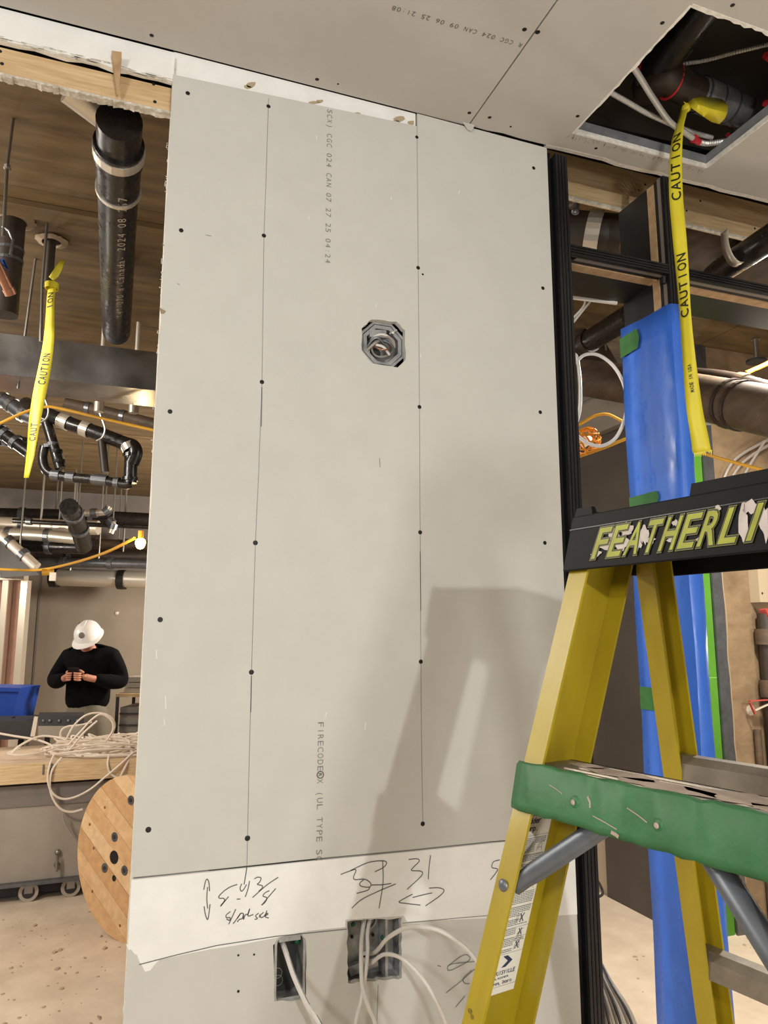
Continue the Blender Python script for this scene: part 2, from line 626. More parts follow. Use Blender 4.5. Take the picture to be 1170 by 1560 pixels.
# plywood deck above everything
dk = MB()
dk.box((-6, -3, DECK + .018), (8, 16, DECK + .12))
deck = dk.build('ceiling_deck', plyb, kind='structure')
xs = [-6, -4.1, -1.66, .78, 3.22, 5.66, 8]
ys = [-3, -.7, .52, 1.74, 2.96, 4.18, 5.4, 6.62, 7.84, 9.06, 10.28, 11.5, 16]
for i in range(len(xs) - 1):
    for j in range(len(ys) - 1):
        MB().box((xs[i] + .003, ys[j] + .003, DECK + random.uniform(0, .003)), (xs[i + 1] - .003, ys[j + 1] - .003, DECK + .017)).build('plywood_panel', ply, deck)
# battens on the deck
for (x, y) in ((-.6, 3.1), (1.6, 2.96)):
    MB().box((x - 1.1, y - .05, DECK - .022), (x + 1.1, y + .05, DECK)).build('batten', ply, deck)
# added black panels that block back-area light from leaking into the plenum
MB().box((-6, 1.80, CAMH + 1.335), (.07, 1.84, DECK)).build('light_block_1', blackdeep, kind='structure')
MB().box((.07, 1.932, CAMH + 1.47), (5, 1.97, DECK)).build('light_block_2', blackdeep, kind='structure')

# ------------------------------------------------------------------ front wall
XL, XR = .074, 1.124
YB = 1.706
wl = MB()
wl.box((XL + .004, 1.768, 0), (XR - .004, 1.85, CZ + .2))
wl.box((XL + .004, YB + .001, 0), (XL + .04, 1.768, CZ)).box((XR - .04, YB + .001, 0), (XR - .004, 1.768, CZ))
wall = wl.build('wall_front', zinc, kind='structure')


def wpx(u, v):
    p = ry(u, v, YW)
    return (p.x, p.z)


def wmap(x, z, t):
    return Vector((x, YW + t, z))


def seg(px, n=1, amp=0.):
    """pixel outline -> jittered wall outline"""
    out = []
    for i in range(len(px)):
        a, b = wpx(*px[i]), wpx(*px[(i + 1) % len(px)])
        for k in range(n):
            f = k / n
            out.append((a[0] + (b[0] - a[0]) * f + (random.uniform(-amp, amp) if k else 0), a[1] + (b[1] - a[1]) * f + (random.uniform(-amp, amp) if k else 0)))
    return out


octo = seg([(566, 487), (604, 490), (617, 503), (618, 548), (606, 560), (566, 553), (551, 534), (551, 500)], 4, .0015)
gang = seg([(427, 1424), (458, 1420), (466, 1432), (466, 1523), (450, 1524), (418, 1526), (416, 1440)], 5, .0015)
sqr = seg([(529, 1404), (612, 1398), (612, 1490), (530, 1498)], 12, .0025)
top_l, top_m = wpx(262, 113), wpx(635, 193)
xm = wpx(639, 620)[0]
seam = [wpx(203, 1338), wpx(330, 1325), wpx(480, 1309), wpx(620, 1296), wpx(745, 1283), wpx(884, 1271)]
ue = [(XR, seam[-1][1] + .0015)] + [(p[0], p[1] + .0015) for p in reversed(seam[1:-1])] + [(XL, seam[0][1] + .0015)]
le = [(XL + random.uniform(-.0018, .001), seam[0][1] + .0015 + (top_l[1] - seam[0][1]) * i / 46) for i in range(1, 46)]
upper = ue + le + [(XL, top_l[1]), (xm - .0, top_m[1] + .002), (xm, CZ - .002), (XR, CZ - .006)]
MB().poly([upper, octo], wmap, .016).build('drywall_sheet', drywall, wall)
lower = [(XL, 0.01), (XR, .01), (XR, seam[-1][1] - .0012)] + [(p[0], p[1] - .0012) for p in reversed(seam[1:-1])] + [(XL, seam[0][1] - .0012)]
lle = [(XL + random.uniform(-.003, .001), seam[0][1] - .0012 - (seam[0][1] - .01) * i / 60) for i in range(1, 60)]
MB().poly([lower + lle, gang, sqr], wmap, .016).build('drywall_sheet', drywall, wall)
# edge of the wall: raw gypsum with paper burrs
MB().box((XL + .002, YW + .001, .02), (XL + .005, 1.80, CZ - .02)).build('wall_end_board', gyps, wall)
t = MB()
for i in range(42):
    z = random.uniform(1.9, 2.8)
    a = random.uniform(.003, .012)
    t.strip([(XL + .002, z), (XL - a * .6, z + random.uniform(-.004, .004)), (XL - a * .5, z + random.uniform(-.004, .008))], .0016, wmap, .004)
t.build('paper_burrs', drywall, wall, kind='stuff')
# white joint compound band along the seam
bandtop = [(p[0], p[1] - .003) for p in seam]
bb = [wpx(u, v) for u, v in ((884, 1392), (800, 1398), (740, 1399), (650, 1402), (620, 1404))]
bb2 = [wpx(u, v) for u, v in ((526, 1412), (470, 1418), (412, 1430), (360, 1440), (320, 1446), (270, 1456), (243, 1462), (236, 1469), (229, 1478), (221, 1480), (217, 1472), (212, 1464), (209, 1455), (204, 1452), (200, 1446), (196, 1447), (192, 1438))]
sq_in = [wpx(615, 1395), wpx(526, 1401)]
band = bandtop[::-1]
MB().poly([[(XL, bandtop[0][1])] + bandtop[1:-1] + [(XR, bandtop[-1][1])] + [(XR, bb[0][1])] + bb[1:] + sq_in + bb2 + [(XL, wpx(192, 1440)[1])]], lambda x, z, q: Vector((x, YW - .0012 + q, z)), .0011).build('joint_compound_band', mud, wall)
# plaster strip between board and ceiling
st = [(XL, top_l[1] - .01), (xm - .003, top_m[1] - .006), (xm - .003, CZ - .001), (XL, CZ - .001)]
MB().poly([st], lambda x, z, q: Vector((x, YW + .004 + q, z)), .01).build('plaster_strip', mud, wall)
t = MB()
for (u, v, a, b) in ((383, 128, 9, 5), (377, 131, 6, 3), (478, 155, 9, 3), (488, 153, 6, 3), (610, 180, 9, 5), (602, 186, 8, 4), (627, 186, 6, 4), (545, 172, 6, 2)):
    p = [(u + a * math.cos(k * PI / 4) * random.uniform(.6, 1.2), v + b * math.sin(k * PI / 4) * random.uniform(.6, 1.2)) for k in range(8)]
    t.poly([[wpx(*q) for q in p]], lambda x, z, q: Vector((x, YW + .003 + q, z)), .0008)
t.build('chipped_plaster', M('chip_brown', (176, 160, 132), .95), wall)
# left plaster strip over the opening and its torn lower edge
za, zb = ry(0, 14, YW).z, ry(0, 52, YW).z
zr0, zr1 = ry(258, 124, YW).z, ry(258, 84, YW).z
lo = [(-3 + i * (XL + 3) / 90, zb + random.uniform(-.004, .003) - .008) for i in range(91)]
MB().poly([[(XL, CZ - .001), (-3, CZ - .001)] + lo], lambda x, z, q: Vector((x, YW + .006 + q, z)), .016).build('plaster_strip', mud, wall)
t = MB()
zz = ry(130, 118, YW).z
for i in range(60):
    x = XL - .02 - random.random() * .5
    z = zb - .012 + random.uniform(-.001, .012)
    t.strip([(x, z), (x + random.uniform(.01, .05), z + random.uniform(-.002, .002))], random.uniform(.001, .003), lambda a, b, d: Vector((a, YW + .0055, b)))
t.build('gouges', gyps, wall, kind='stuff')
# screws
for (u, v, r) in ((286, 142, .0055), (409, 162, .0055), (276, 351, .0055), (402, 359, .0055), (399, 582, .0055), (259, 627, .0055), (389, 827, .0058), (244, 944, .0058), (383, 1024, .0058), (226, 1264, .006), (377, 1277, .006), (635, 209, .005), (637, 408, .0055), (644, 418, .003), (639, 620, .0055), (640, 811, .0055), (641, 1008, .0055), (644, 1255, .0055), (813, 256, .0055), (827, 439, .0055), (823, 628, .0055), (830, 827, .0055), (363, 1455, .0022), (387, 1454, .0022), (363, 1510, .0028)):
    p = ry(u, v, YW)
    screw(p - Vector((0, .0002 if v < 1400 else .001, 0)), (0, -1, 0), wall, r)
# chalk lines over the studs and pencil line under the band
t = MB()


def pl(t, px, wd=.0010, dep=-.0006):
    t.strip([wpx(u, v) for u, v in px], wd, wmap, dep)


pl(t, [(409, 150), (405, 280), (402, 359), (399, 582), (394, 720), (389, 827), (383, 1024), (379, 1180), (377, 1277), (376, 1318)])
pl(t, [(399, 590), (398, 650)], .0022)
pl(t, [(383, 1030), (382, 1085)], .002)
pl(t, [(640, 840), (641, 930)], .002)
pl(t, [(635, 172), (637, 408), (639, 620), (640, 811), (641, 1008), (642, 1130), (644, 1255)])
pl(t, [(270, 432), (274, 434)], .0015)
pl(t, [(578, 698), (579, 712)], .0015)
pl(t, [(313, 358), (322, 360)], .0015)
pl(t, [(203, 1337), (330, 1325), (480, 1309)], .0016)
pl(t, [(318, 1326), (480, 1309.5), (620, 1296), (745, 1283)], .0026)
pl(t, [(576, 1500), (574, 1560)], .0012)
t.build('chalk_line', chalk, wall, fix=False)
t = MB()
pl(t, [(212, 1469), (270, 1454), (330, 1440), (420, 1426), (528, 1415)], .0018, -.0018)
pl(t, [(613, 1406), (700, 1398), (760, 1393)], .0012, -.0018)


def scrib(ox, oy, sc_, lines, wd=.0021):
    for l in lines:
        px = [(ox + x / sc_, oy + y / sc_) for x, y in l]
        if len(px) > 2:
            px = [(q.x, q.y) for q in curve([(a, b, 0) for a, b in px], 5)]
        pl(t, px, wd, -.0018)


scrib(290, 1310, 7.3125, [[(148, 330), (165, 245), (185, 212), (205, 250), (213, 345)], [(190, 300), (182, 430), (192, 540)], [(152, 515), (165, 600), (190, 662), (205, 600), (218, 490)],
    [(522, 270), (440, 300), (375, 342)], [(375, 342), (318, 400), (325, 425), (365, 425), (380, 450), (335, 510)], [(425, 405), (335, 515)], [(515, 435), (555, 432)],
    [(570, 262), (553, 310), (565, 345), (590, 330), (625, 270)], [(658, 232), (640, 320), (610, 410)], [(628, 60), (622, 120), (597, 272)],
    [(710, 208), (750, 190), (785, 200), (770, 245), (745, 270), (798, 285), (795, 315), (760, 345)], [(978, 190), (840, 285), (690, 418)],
    [(880, 340), (830, 365), (808, 400), (850, 420), (830, 470), (790, 500)], [(950, 315), (860, 420), (795, 500)],
    [(445, 572), (400, 610), (400, 640), (440, 640), (435, 670), (400, 655)], [(505, 545), (470, 620), (425, 715)], [(560, 590), (490, 690), (470, 705)],
    [(520, 650), (560, 595), (590, 600), (575, 650), (545, 660), (520, 690)], [(590, 600), (590, 660), (610, 610), (640, 600), (660, 540), (640, 620), (700, 605)],
    [(760, 590), (725, 620), (745, 650), (715, 660)], [(772, 605), (767, 640)], [(815, 580), (778, 615), (790, 640), (828, 615), (852, 560)], [(830, 620), (862, 602), (848, 592), (832, 630), (872, 645)]])
scrib(500, 1290, 4.179, [[(78, 175), (130, 155), (175, 145), (160, 190), (170, 208), (230, 205), (268, 230), (262, 255), (210, 250), (200, 230), (225, 208)], [(262, 255), (250, 275), (180, 295)],
    [(140, 150), (250, 100), (340, 88), (370, 100), (350, 130), (295, 158)], [(275, 242), (345, 240), (400, 232)], [(428, 235), (310, 285), (210, 335), (148, 390)], [(345, 85), (347, 230), (322, 390)],
    [(510, 80), (560, 75), (578, 90), (540, 130), (530, 150), (590, 155), (590, 185), (500, 270)], [(650, 52), (640, 130), (635, 205)],
    [(535, 300), (470, 335), (450, 352), (500, 360), (585, 370)], [(535, 322), (600, 305), (660, 292)], [(640, 262), (700, 260), (735, 275), (710, 310), (618, 375)],
    [(1090, 82), (1050, 95), (1040, 130), (1075, 140), (1065, 165), (1030, 210)]])
scrib(400, 1380, 3.441, [[(915, 312), (935, 316)], [(970, 315), (1040, 262), (1075, 258), (1080, 285), (1000, 330), (970, 335), (985, 305), (1110, 290)], [(1095, 335), (1050, 380), (1060, 405), (1085, 405)], [(960, 455), (1030, 400), (1110, 330)], [(1010, 530), (1060, 470)]], .0014)
t.build('pencil_marks', pencil, wall, fix=False)
# print on the board
t = MB()
p0, p1 = ry(501, 166, YW), ry(500, 402, YW)
s_ = 'SCX) CGC 024 CAN 07 27 25 04:24'
ad = (p0.z - p1.z) / len(s_)
x0 = p1.x - .008
text(t, s_, lambda x, y, d: Vector((x0 + y, YW - .0006, p0.z - x)), ad, .0145, ad * .72)
p0, p1 = ry(490, 1099, YW), ry(488, 1309, YW)
s_ = 'FIRECODE X (UL TYPE SC'
ad = (p0.z - p1.z) / (len(s_) - .4)
x0 = p0.x - .0085
text(t, s_, lambda x, y, d: Vector((x0 + y, YW - .0006, p0.z - x)), ad, .0145, ad * .75)
rc = Vector((x0 + .007, YW - .0006, p0.z - ad * 8.5))
t.build('printed_text', ink, wall, fix=False)
t = MB()
t.ring(rc, (0, 1, 0), .0062, .0004, .0024, 18)
text(t, 'R', lambda x, y, d: Vector((rc.x - .004 + y, YW - .0007, rc.z + .004 - x)), .008, .0085, .0065, off=.03)
t.build('printed_mark', inkd, wall, fix=False)
# pale scuffs
t = MB()
for (u, v, l) in ((482, 207, 7), (557, 1100, 12), (497, 1085, 8), (238, 990, 14), (252, 1060, 20), (250, 1095, 10), (573, 463, 4), (596, 300, 4), (470, 330, 5), (700, 290, 6), (640, 540, 5)):
    pl(t, [(u, v), (u + random.uniform(-1.5, 1.5), v + l)], .0022)
t.build('scuffs', M('scuff_white', (226, 225, 221), .9), wall, kind='stuff', fix=False)
t = MB()
px = [(243, 468), (247, 471), (253, 474), (250, 478), (245, 478)]
t.poly([[wpx(*q) for q in px]], lambda x, z, q: Vector((x, YW - .0007 + q, z)), .0005)
t.build('torn_paper_spot', M('paper_brown', (150, 132, 108), .9), wall)

# lumber header over the left opening
h = MB()
zt, zb2 = ry(100, 96, 1.716).z, ry(120, 146, 1.716).z
zb2 += .013
hl = h.box((-3, 1.716, zb2), (XL - .001, 1.736, zt)).build('trim_3', wood, kind='structure')
t = MB()
for (u, v) in ((0, 78), (3, 97), (234, 128), (236, 155), (252, 122)):
    p = ry(u, v, 1.716)
    t.dome(p, (0, -1, 0), .0045, .001, 8, 2)
t.build('nail_heads', screwm, hl, kind='stuff')
t = MB()
for i in range(140):
    x = XL - i * .012
    za_, zb_2 = zb2 - .007 + random.uniform(-.003, .003), zb2 - .007 + random.uniform(-.003, .003)
    t.hexa([(x - .012, 1.714, za_), (x, 1.714, zb_2), (x, 1.736, zb_2), (x - .012, 1.736, za_), (x - .012, 1.714, zb2 - .0004), (x, 1.714, zb2 - .0004), (x, 1.736, zb2 - .0004), (x - .012, 1.736, zb2 - .0004)])
t.build('torn_board_edge', gyps, hl)
# shim stuck in the gap
q = [ry(170, 91, 1.70), ry(185, 93, 1.70), ry(181, 145, 1.70), ry(178, 145, 1.70)]
MB().hexa([q[3], q[2], q[2] + Vector((0, .003, 0)), q[3] + Vector((0, .003, 0)), q[0] - Vector((0, .03, 0)), q[1] - Vector((0, .03, 0)), q[1], q[0]]).build('shim', woodx, hl)

# header beyond the frame on the right
HY = 1.903
zt, zb2 = ry(1000, 282, HY).z + .03, ry(1000, 329, HY).z
hr = MB().box((XL + .4, HY, zb2), (5, HY + .026, zt)).build('trim_4', wood, kind='structure')
MB().box((XL + .4, HY - .001, zb2 - .008), (5, HY + .012, zb2 - .001)).build('board_edge', gyps, hr)
t = MB()
for (u, v) in ((968, 281), (983, 281), (1067, 306), (1046, 321), (1150, 348), (973, 290)):
    t.dome(ry(u, v, HY), (0, -1, 0), .0045, .001, 8, 2)
t.build('nail_heads', screwm, hr, kind='stuff')
t = MB()
for i in range(7):
    p = ry(957 + i * 4, 298 - i * 1.5, HY - .002)
    t.bar(p, p + Vector((-.03 - random.random() * .03, -.012, .012 + random.random() * .02)), .003, .002)
t.build('wood_splinters', woodx, hr, kind='stuff')

# ================================================================== GLAZING FRAME
FY0, FY1 = 1.69, 1.905
fr = thing('glazing_frame', 'black interior window frame with grooved posts and exposed wood edges beside the drywall', 'window frame', (1.15, 1.75, 0))


def grooved_v(x0, x1, z0, z1, y, n, mat, name, depth=.012):
    t = MB()
    k = (x1 - x0) / n
    for i in range(n):
        t.box((x0 + i * k + k * .12, y, z0), (x0 + (i + 1) * k - k * .12, y + depth, z1))
    t.box((x0, y + depth * .5, z0), (x1, y + depth, z1))
    return t.build(name, mat, fr)


ZTOP = CZ - .02
grooved_v(1.148, 1.190, 0.0, ZTOP, FY0 - .004, 4, blackscr, 'grooved_post_face')
MB().box((1.127, 1.715, 0), (1.150, 1.90, CZ)).build('post_recess', blackdeep, fr)
MB().box((1.150, FY0 + .008, 0), (1.188, FY1, ZTOP)).build('post', black, fr)
MB().box((1.188, 1.745, 0), (1.191, 1.765, ZTOP)).build('post_wood_edge', woodx, fr)
# mullion
MX0, MX1 = 1.536, 1.579
grooved_v(MX0, MX1, 0.0, CZ - .002, FY0 - .004, 4, black, 'grooved_mullion_face')
MB().box((MX0 + .001, 1.698, 0), (MX1, 1.714, CZ)).build('mullion_gasket', greystrip, fr)
MB().box((MX0 + .004, 1.714, 0), (MX1, 1.731, CZ)).build('mullion_recess', blackdeep, fr)
MB().box((MX0 + .001, 1.731, 0), (MX1, 1.761, CZ - .006)).build('mullion_wood_edge', woodx, fr)
MB().box((MX0, 1.761, 0), (MX1, FY1 - .004, CZ - .006)).build('mullion_body', black, fr)
# transoms, one each side of the mullion
TZ1, TZ0 = CAMH + 1.114, CAMH + 1.081


def transom(x0, x1):
    t = MB()
    k = (TZ1 - TZ0) / 4
    for i in range(4):
        t.box((x0, FY0 - .004, TZ0 + i * k + k * .14), (x1, FY0 + .008, TZ0 + (i + 1) * k - k * .14))
    t.box((x0, FY0 + .002, TZ0), (x1, FY0 + .009, TZ1))
    t.build('grooved_transom_face', black, fr)
    MB().box((x0 + .028, FY0 + .009, TZ0 + .001), (x1, FY0 + .026, TZ1)).build('transom_gasket', greystrip, fr)
    MB().box((x0, FY0 + .026, TZ0 + .004), (x1, 1.735, TZ1)).build('transom_recess', blackdeep, fr)
    MB().box((x0, 1.735, TZ0), (x1, 1.770, TZ1 - .004)).build('transom_wood_edge', woodx, fr)
    MB().box((x0, 1.770, TZ0), (x1, FY1 - .002, TZ1 - .004)).build('transom_body', black, fr)


transom(1.190, MX0)
transom(MX1, 3.4)
MB().box((1.192, FY0 + .0005, TZ1 - .026), (1.205, FY0 + .012, TZ1 - .008)).build('frame_joint_block', blackdeep, fr)
MB().box((1.520, FY0 - .002, TZ0 + .008), (1.5355, FY0 + .012, TZ0 + .028)).build('frame_joint_block', blackdeep, fr)
MB().tube([(1.528, 1.70, TZ0 - .004), (1.528, 1.703, TZ0 - .024)], .008, 8).build('frame_clip', black, fr)

# blue protective sheet round the mullion
bl = thing('protective_sheet', 'bright blue protective sheet wrapped around the black mullion behind the ladder', 'protective sheet', (1.55, 1.78, 0))
bx0, bx1 = MX0 - .009, MX1 + .004
prof = [(bx0 + .002, 1.915), (bx0 - .002, 1.87), (bx0 - .001, 1.80), (bx0, 1.74), (bx0 + .001, 1.70), (bx0 + .006, 1.684), (bx0 + .016, 1.678), (bx0 + .034, 1.676), (bx1 - .018, 1.677), (bx1 - .006, 1.681), (bx1, 1.692), (bx1 + .002, 1.74)]
ztops = [CAMH + .995, CAMH + .99, CAMH + .985, CAMH + .985, CAMH + .985, CAMH + .985, CAMH + .983, CAMH + .983, CAMH + .98, CAMH + .977, CAMH + .97, CAMH + .96]
t = MB()
nz = 30
vs = []
for j in range(nz + 1):
    for i, (x, y) in enumerate(prof):
        z = .01 + (ztops[i] - .01) * j / nz
        k = j / nz
        wob = .0022 * math.sin(j * .9 + i) if .0 < k < .98 else 0
        vs.append((x + wob - .004 * (1 - k), y - .010 * (1 - k) * (i > 4), z))
np_ = len(prof)
t.add(vs, [(j * np_ + i, j * np_ + i + 1, (j + 1) * np_ + i + 1, (j + 1) * np_ + i) for j in range(nz) for i in range(np_ - 1)])
so = t.build('wrap', bluew, bl, smooth=True)
sm = so.modifiers.new('thick', 'SOLIDIFY')
sm.thickness = .0012
sm.offset = 1

def tape_on_side(z0, z1, y0, y1, skew=0):
    MB().add([(bx0 - .008, y0, z0), (bx0 - .008, y1, z0 + skew), (bx0 - .008, y1 - .01, (z0 + z1) / 2 + skew), (bx0 - .008, y1, z1 + skew), (bx0 - .008, y0, z1)], [(0, 1, 2, 3, 4)]).build('tape_patch', greenp, bl)


def side_z(u, v):
    return rx(u, v, bx0 - .008)


a, b = side_z(951, 543), side_z(952, 512)
tape_on_side(a.z, b.z, 1.91, side_z(971, 520).y, .004)
a, b = side_z(964, 776), side_z(964, 757)
tape_on_side(a.z, b.z, 1.905, side_z(1001, 760).y, 0)
a, b = side_z(976, 1080), side_z(976, 1046)
tape_on_side(a.z, b.z, 1.905, 1.80, 0)

# ================================================================== ELECTRICAL BOXES
# octagon box
oc = Vector((0, 0, 0))
for x, z in octo:
    oc += Vector((x, 0, z))
oc = oc / len(octo)
e = thing('octagon_box', 'round-cornered steel octagon box with coiled wire set in the drywall', 'electrical box', (oc.x, YW + .03, oc.z - .05))


def octpts(r, c):
    return [(c.x + r * math.cos(PI / 8 + k * PI / 4) / math.cos(PI / 8) * .92, c.z + r * math.sin(PI / 8 + k * PI / 4) / math.cos(PI / 8) * .92) for k in range(8)]


oc = oc + Vector((.002, 0, .0))
o1 = octpts(.0650, oc)
o2 = octpts(.0585, oc)
MB().poly([o1, o2[::-1]], lambda x, z, q: Vector((x, YW + .0165 + q, z)), .036).build('box_wall', boxm, e)
MB().poly([o1], lambda x, z, q: Vector((x, YW + .050 + q, z)), .002).build('box_back', boxm, e)
t = MB()
t.ring((oc.x, YW + .018, oc.z), (0, 1, 0), .046, .0015, .010, 8, PI / 8, 2 * PI + PI / 8)
t.build('box_lip', boxm, e)
t = MB()
t.bar((oc.x + .018, YW + .014, oc.z + .030), (oc.x + .036, YW + .006, oc.z + .040), .010, .003)
t.bar((oc.x - .036, YW + .02, oc.z + .026), (oc.x + .01, YW + .02, oc.z + .030), .012, .02)
t.build('mounting_ear', boxm, e)
MB().dome((oc.x + .026, YW + .008, oc.z + .034), (0, -1, 0), .005, .003).build('screw', shiny, e)
t = MB().disc((oc.x - .01, YW + .0495, oc.z - .012), (0, -1, 0), .016, .001)
t.build('knockout', boxdark, e)
wl_ = thing('wire_coil', 'loops of bare cable coiled inside the octagon box', 'cable', (oc.x, YW + .02, oc.z - .04))
for k, (r0, dx, dz, mt) in enumerate(((.034, 0, -.006, wcable), (.026, .004, -.002, gcable), (.030, -.004, -.014, zinc), (.021, -.004, .0, copper))):
    pts = []
    for i in range(26):
        an = i / 26 * 2 * PI * 1.05 + k * 1.7
        pts.append((oc.x + dx + r0 * math.cos(an), YW + .028 - .016 * math.sin(an + k) - .004 * k, oc.z + dz + r0 * .95 * math.sin(an)))
    MB().tube(pts, .0032 if k < 3 else .0018, 6).build('wire', mt, wl_, smooth=True)
MB().tube(curve([(oc.x - .044, YW + .03, oc.z - .014), (oc.x - .02, YW + .01, oc.z + .014), (oc.x + .012, YW + .02, oc.z - .006), (oc.x + .02, YW + .03, oc.z - .02)]), .0035, 6).build('wire', zinc, wl_, smooth=True)
MB().tube(curve([(oc.x - .02, YW + .012, oc.z - .004), (oc.x, YW + .008, oc.z - .01), (oc.x + .018, YW + .014, oc.z - .026)]), .0035, 6).build('wire', wcable, wl_, smooth=True)
MB().tube(curve([(oc.x - .046, YW + .024, oc.z - .024), (oc.x - .024, YW + .008, oc.z - .002), (oc.x - .006, YW + .02, oc.z + .012)]), .004, 6).build('wire', gcable, wl_, smooth=True)

# single gang box
ga = wpx(441, 1474)
e = thing('device_box', 'narrow rounded device box low in the wall with a single white cable', 'electrical box', (ga[0], YW + .03, ga[1] - .06))


def rrect(cx, cz, w_, h_, r, n=4):
    out = []
    for (sx, sz, a0) in ((1, 1, 0), (-1, 1, PI / 2), (-1, -1, PI), (1, -1, 1.5 * PI)):
        for k in range(n + 1):
            an = a0 + k / n * PI / 2
            out.append((cx + sx * (w_ / 2 - r) + r * math.cos(an), cz + sz * (h_ / 2 - r) + r * math.sin(an)))
    return out


gx, gz = ga[0] + .001, ga[1] + .002
gz -= .004
o1, o2 = rrect(gx, gz, .067, .143, .016), rrect(gx, gz, .058, .134, .013)
MB().poly([o1, o2[::-1]], lambda x, z, q: Vector((x, YW + .003 + q, z)), .058).build('box_wall', boxm, e)
MB().poly([o1], lambda x, z, q: Vector((x, YW + .060 + q, z)), .002).build('box_back', boxdark, e)
MB().poly([rrect(gx, gz, .068, .146, .020), rrect(gx, gz, .057, .133, .016)[::-1]], lambda x, z, q: Vector((x, YW + .0005 + q, z)), .004).build('box_rim', boxm, e)
MB().box((gx - .024, YW + .006, gz + .052), (gx + .024, YW + .009, gz + .067)).box((gx - .024, YW + .006, gz - .067), (gx + .024, YW + .009, gz - .058)).build('mounting_ear', boxm, e)
MB().dome((gx + .020, YW + .02, gz + .044), (0, -1, 0), .007, .004).build('ground_screw', greensc, e, label='green ground screw')
t = MB()
for (dx, dz) in ((-.014, -.03), (-.012, -.045)):
    t.ring((gx + dx, YW + .0595, gz + dz), (0, 1, 0), .010, .001, .001, 16)
t.build('knockout', boxm, e)
gp = [Vector((gx - .012, YW + .05, gz + .05)), ry(436, 1452, YW + .0), ry(449, 1490, YW - .035), ry(468, 1530, YW - .07), ry(490, 1566, YW - .10), ry(540, 1680, YW - .14)]
cb = MB().tube(curve(gp), .0058, 8).build('white_cable', wcable, smooth=True)
tag(cb, 'thick white cable hanging out of the narrow device box', 'cable')
MB().tube([p + Vector((.0035, -.0046, .001)) for p in curve(gp)], .0011, 5).build('cable_stripe', labelgrey, cb, label='thin dark stripe along the white cable')

# double gang square box
sa = wpx(571, 1450)
sx, sz_ = sa[0], sa[1]
e = thing('square_box', 'large square steel box with green screws and several white cables', 'electrical box', (sx, YW + .03, sz_ - .07))
o1 = rrect(sx, sz_, .136, .136, .006, 2)
o2 = rrect(sx, sz_, .132, .132, .004, 2)
MB().poly([o1, o2[::-1]], lambda x, z, q: Vector((x, YW + .012 + q, z)), .050).build('box_wall', boxm, e)
MB().poly([o1], lambda x, z, q: Vector((x, YW + .060 + q, z)), .002).build('box_back', boxm, e)
for (u, v) in ((538, 1408), (583, 1428)):
    MB().dome(ry(u, v, YW + .03), (0, -1, 0), .0055, .004).build('ground_screw', greensc, e, label='green ground screw')
t = MB()
for (u, v) in ((536, 1427), (568, 1424)):
    t.disc(ry(u, v, YW + .058), (0, -1, 0), .004, .001, 10)
t.disc(ry(557, 1462, YW + .0585), (0, -1, 0), .014, .001, 12)
t.build('knockout', hole_m, e)
t = MB()
t.box((sx + .030, YW + .014, sz_ - .062), (sx + .036, YW + .058, sz_ + .062))
t.bar((sx - .045, YW + .05, sz_ - .05), (sx + .02, YW + .045, sz_ - .035), .02, .02)
t.ring((sx + .0, YW + .045, sz_ + .052), (0, 1, 0), .016, .012, .003, 14)
t.build('cable_clamp', boxm, e)
for k, (pts, r, lab) in enumerate((
        ([Vector((sx - .006, YW + .045, sz_ + .066)), ry(552, 1420, YW + .03), ry(550, 1450, YW + .005), ry(552, 1500, YW - .03), ry(562, 1535, YW - .05), ry(574, 1566, YW - .06), ry(600, 1680, YW - .08)], .0048, 'left white cable dropping straight out of the square box'),
        ([Vector((sx + .008, YW + .045, sz_ + .066)), ry(560, 1420, YW + .03), ry(560, 1450, YW + .01), ry(556, 1490, YW - .02), ry(549, 1530, YW - .04), ry(541, 1566, YW - .05), ry(530, 1680, YW - .05)], .0044, 'white cable crossing down to the left below the square box'),
        ([Vector((sx - .01, YW + .05, sz_ - .02)), ry(572, 1450, YW + .02), ry(592, 1428, YW - .03), ry(625, 1412, YW - .10), ry(665, 1416, YW - .15), ry(700, 1436, YW - .17), ry(725, 1462, YW - .18), ry(752, 1510, YW - .18), ry(770, 1580, YW - .18)], .0046, 'upper white cable arching from the square box towards the ladder'),
        ([Vector((sx - .012, YW + .05, sz_ - .03)), ry(563, 1468, YW + .02), ry(585, 1454, YW - .02), ry(612, 1460, YW - .06), ry(640, 1486, YW - .09), ry(662, 1520, YW - .11), ry(682, 1566, YW - .12), ry(720, 1680, YW - .12)], .0042, 'lower white cable curving down from the square box'))):
    o = MB().tube(curve(pts), r, 8).build('white_cable', wcable, smooth=True)
    tag(o, lab, 'cable')

# ================================================================== LADDER
q_ = dict(cx=.6524, cy=.9636, yaw=-1.3748, s=.062, kf=.3179, rd=.0955, fl=.0364, gap=.1472, kr=.1908, rfl=.0337, rrd=.0482, srear=.0603, zc=.0999)
LW = Vector((math.cos(q_['yaw']), math.sin(q_['yaw']), 0))
LD = Vector((-math.sin(q_['yaw']), math.cos(q_['yaw']), 0))
L0 = Vector((q_['cx'], q_['cy'], CAMH))
ZC = q_['zc']
WR = .385  # outer width at the cap


def Lp(w_, d, z):
    return L0 + LW * w_ + LD * d + Vector((0, 0, z))


lad = thing('step_ladder', 'yellow fibreglass step ladder with black lettered top cap and green taped step', 'ladder', Lp(WR / 2, .1, -CAMH))
ZF = -CAMH + .02


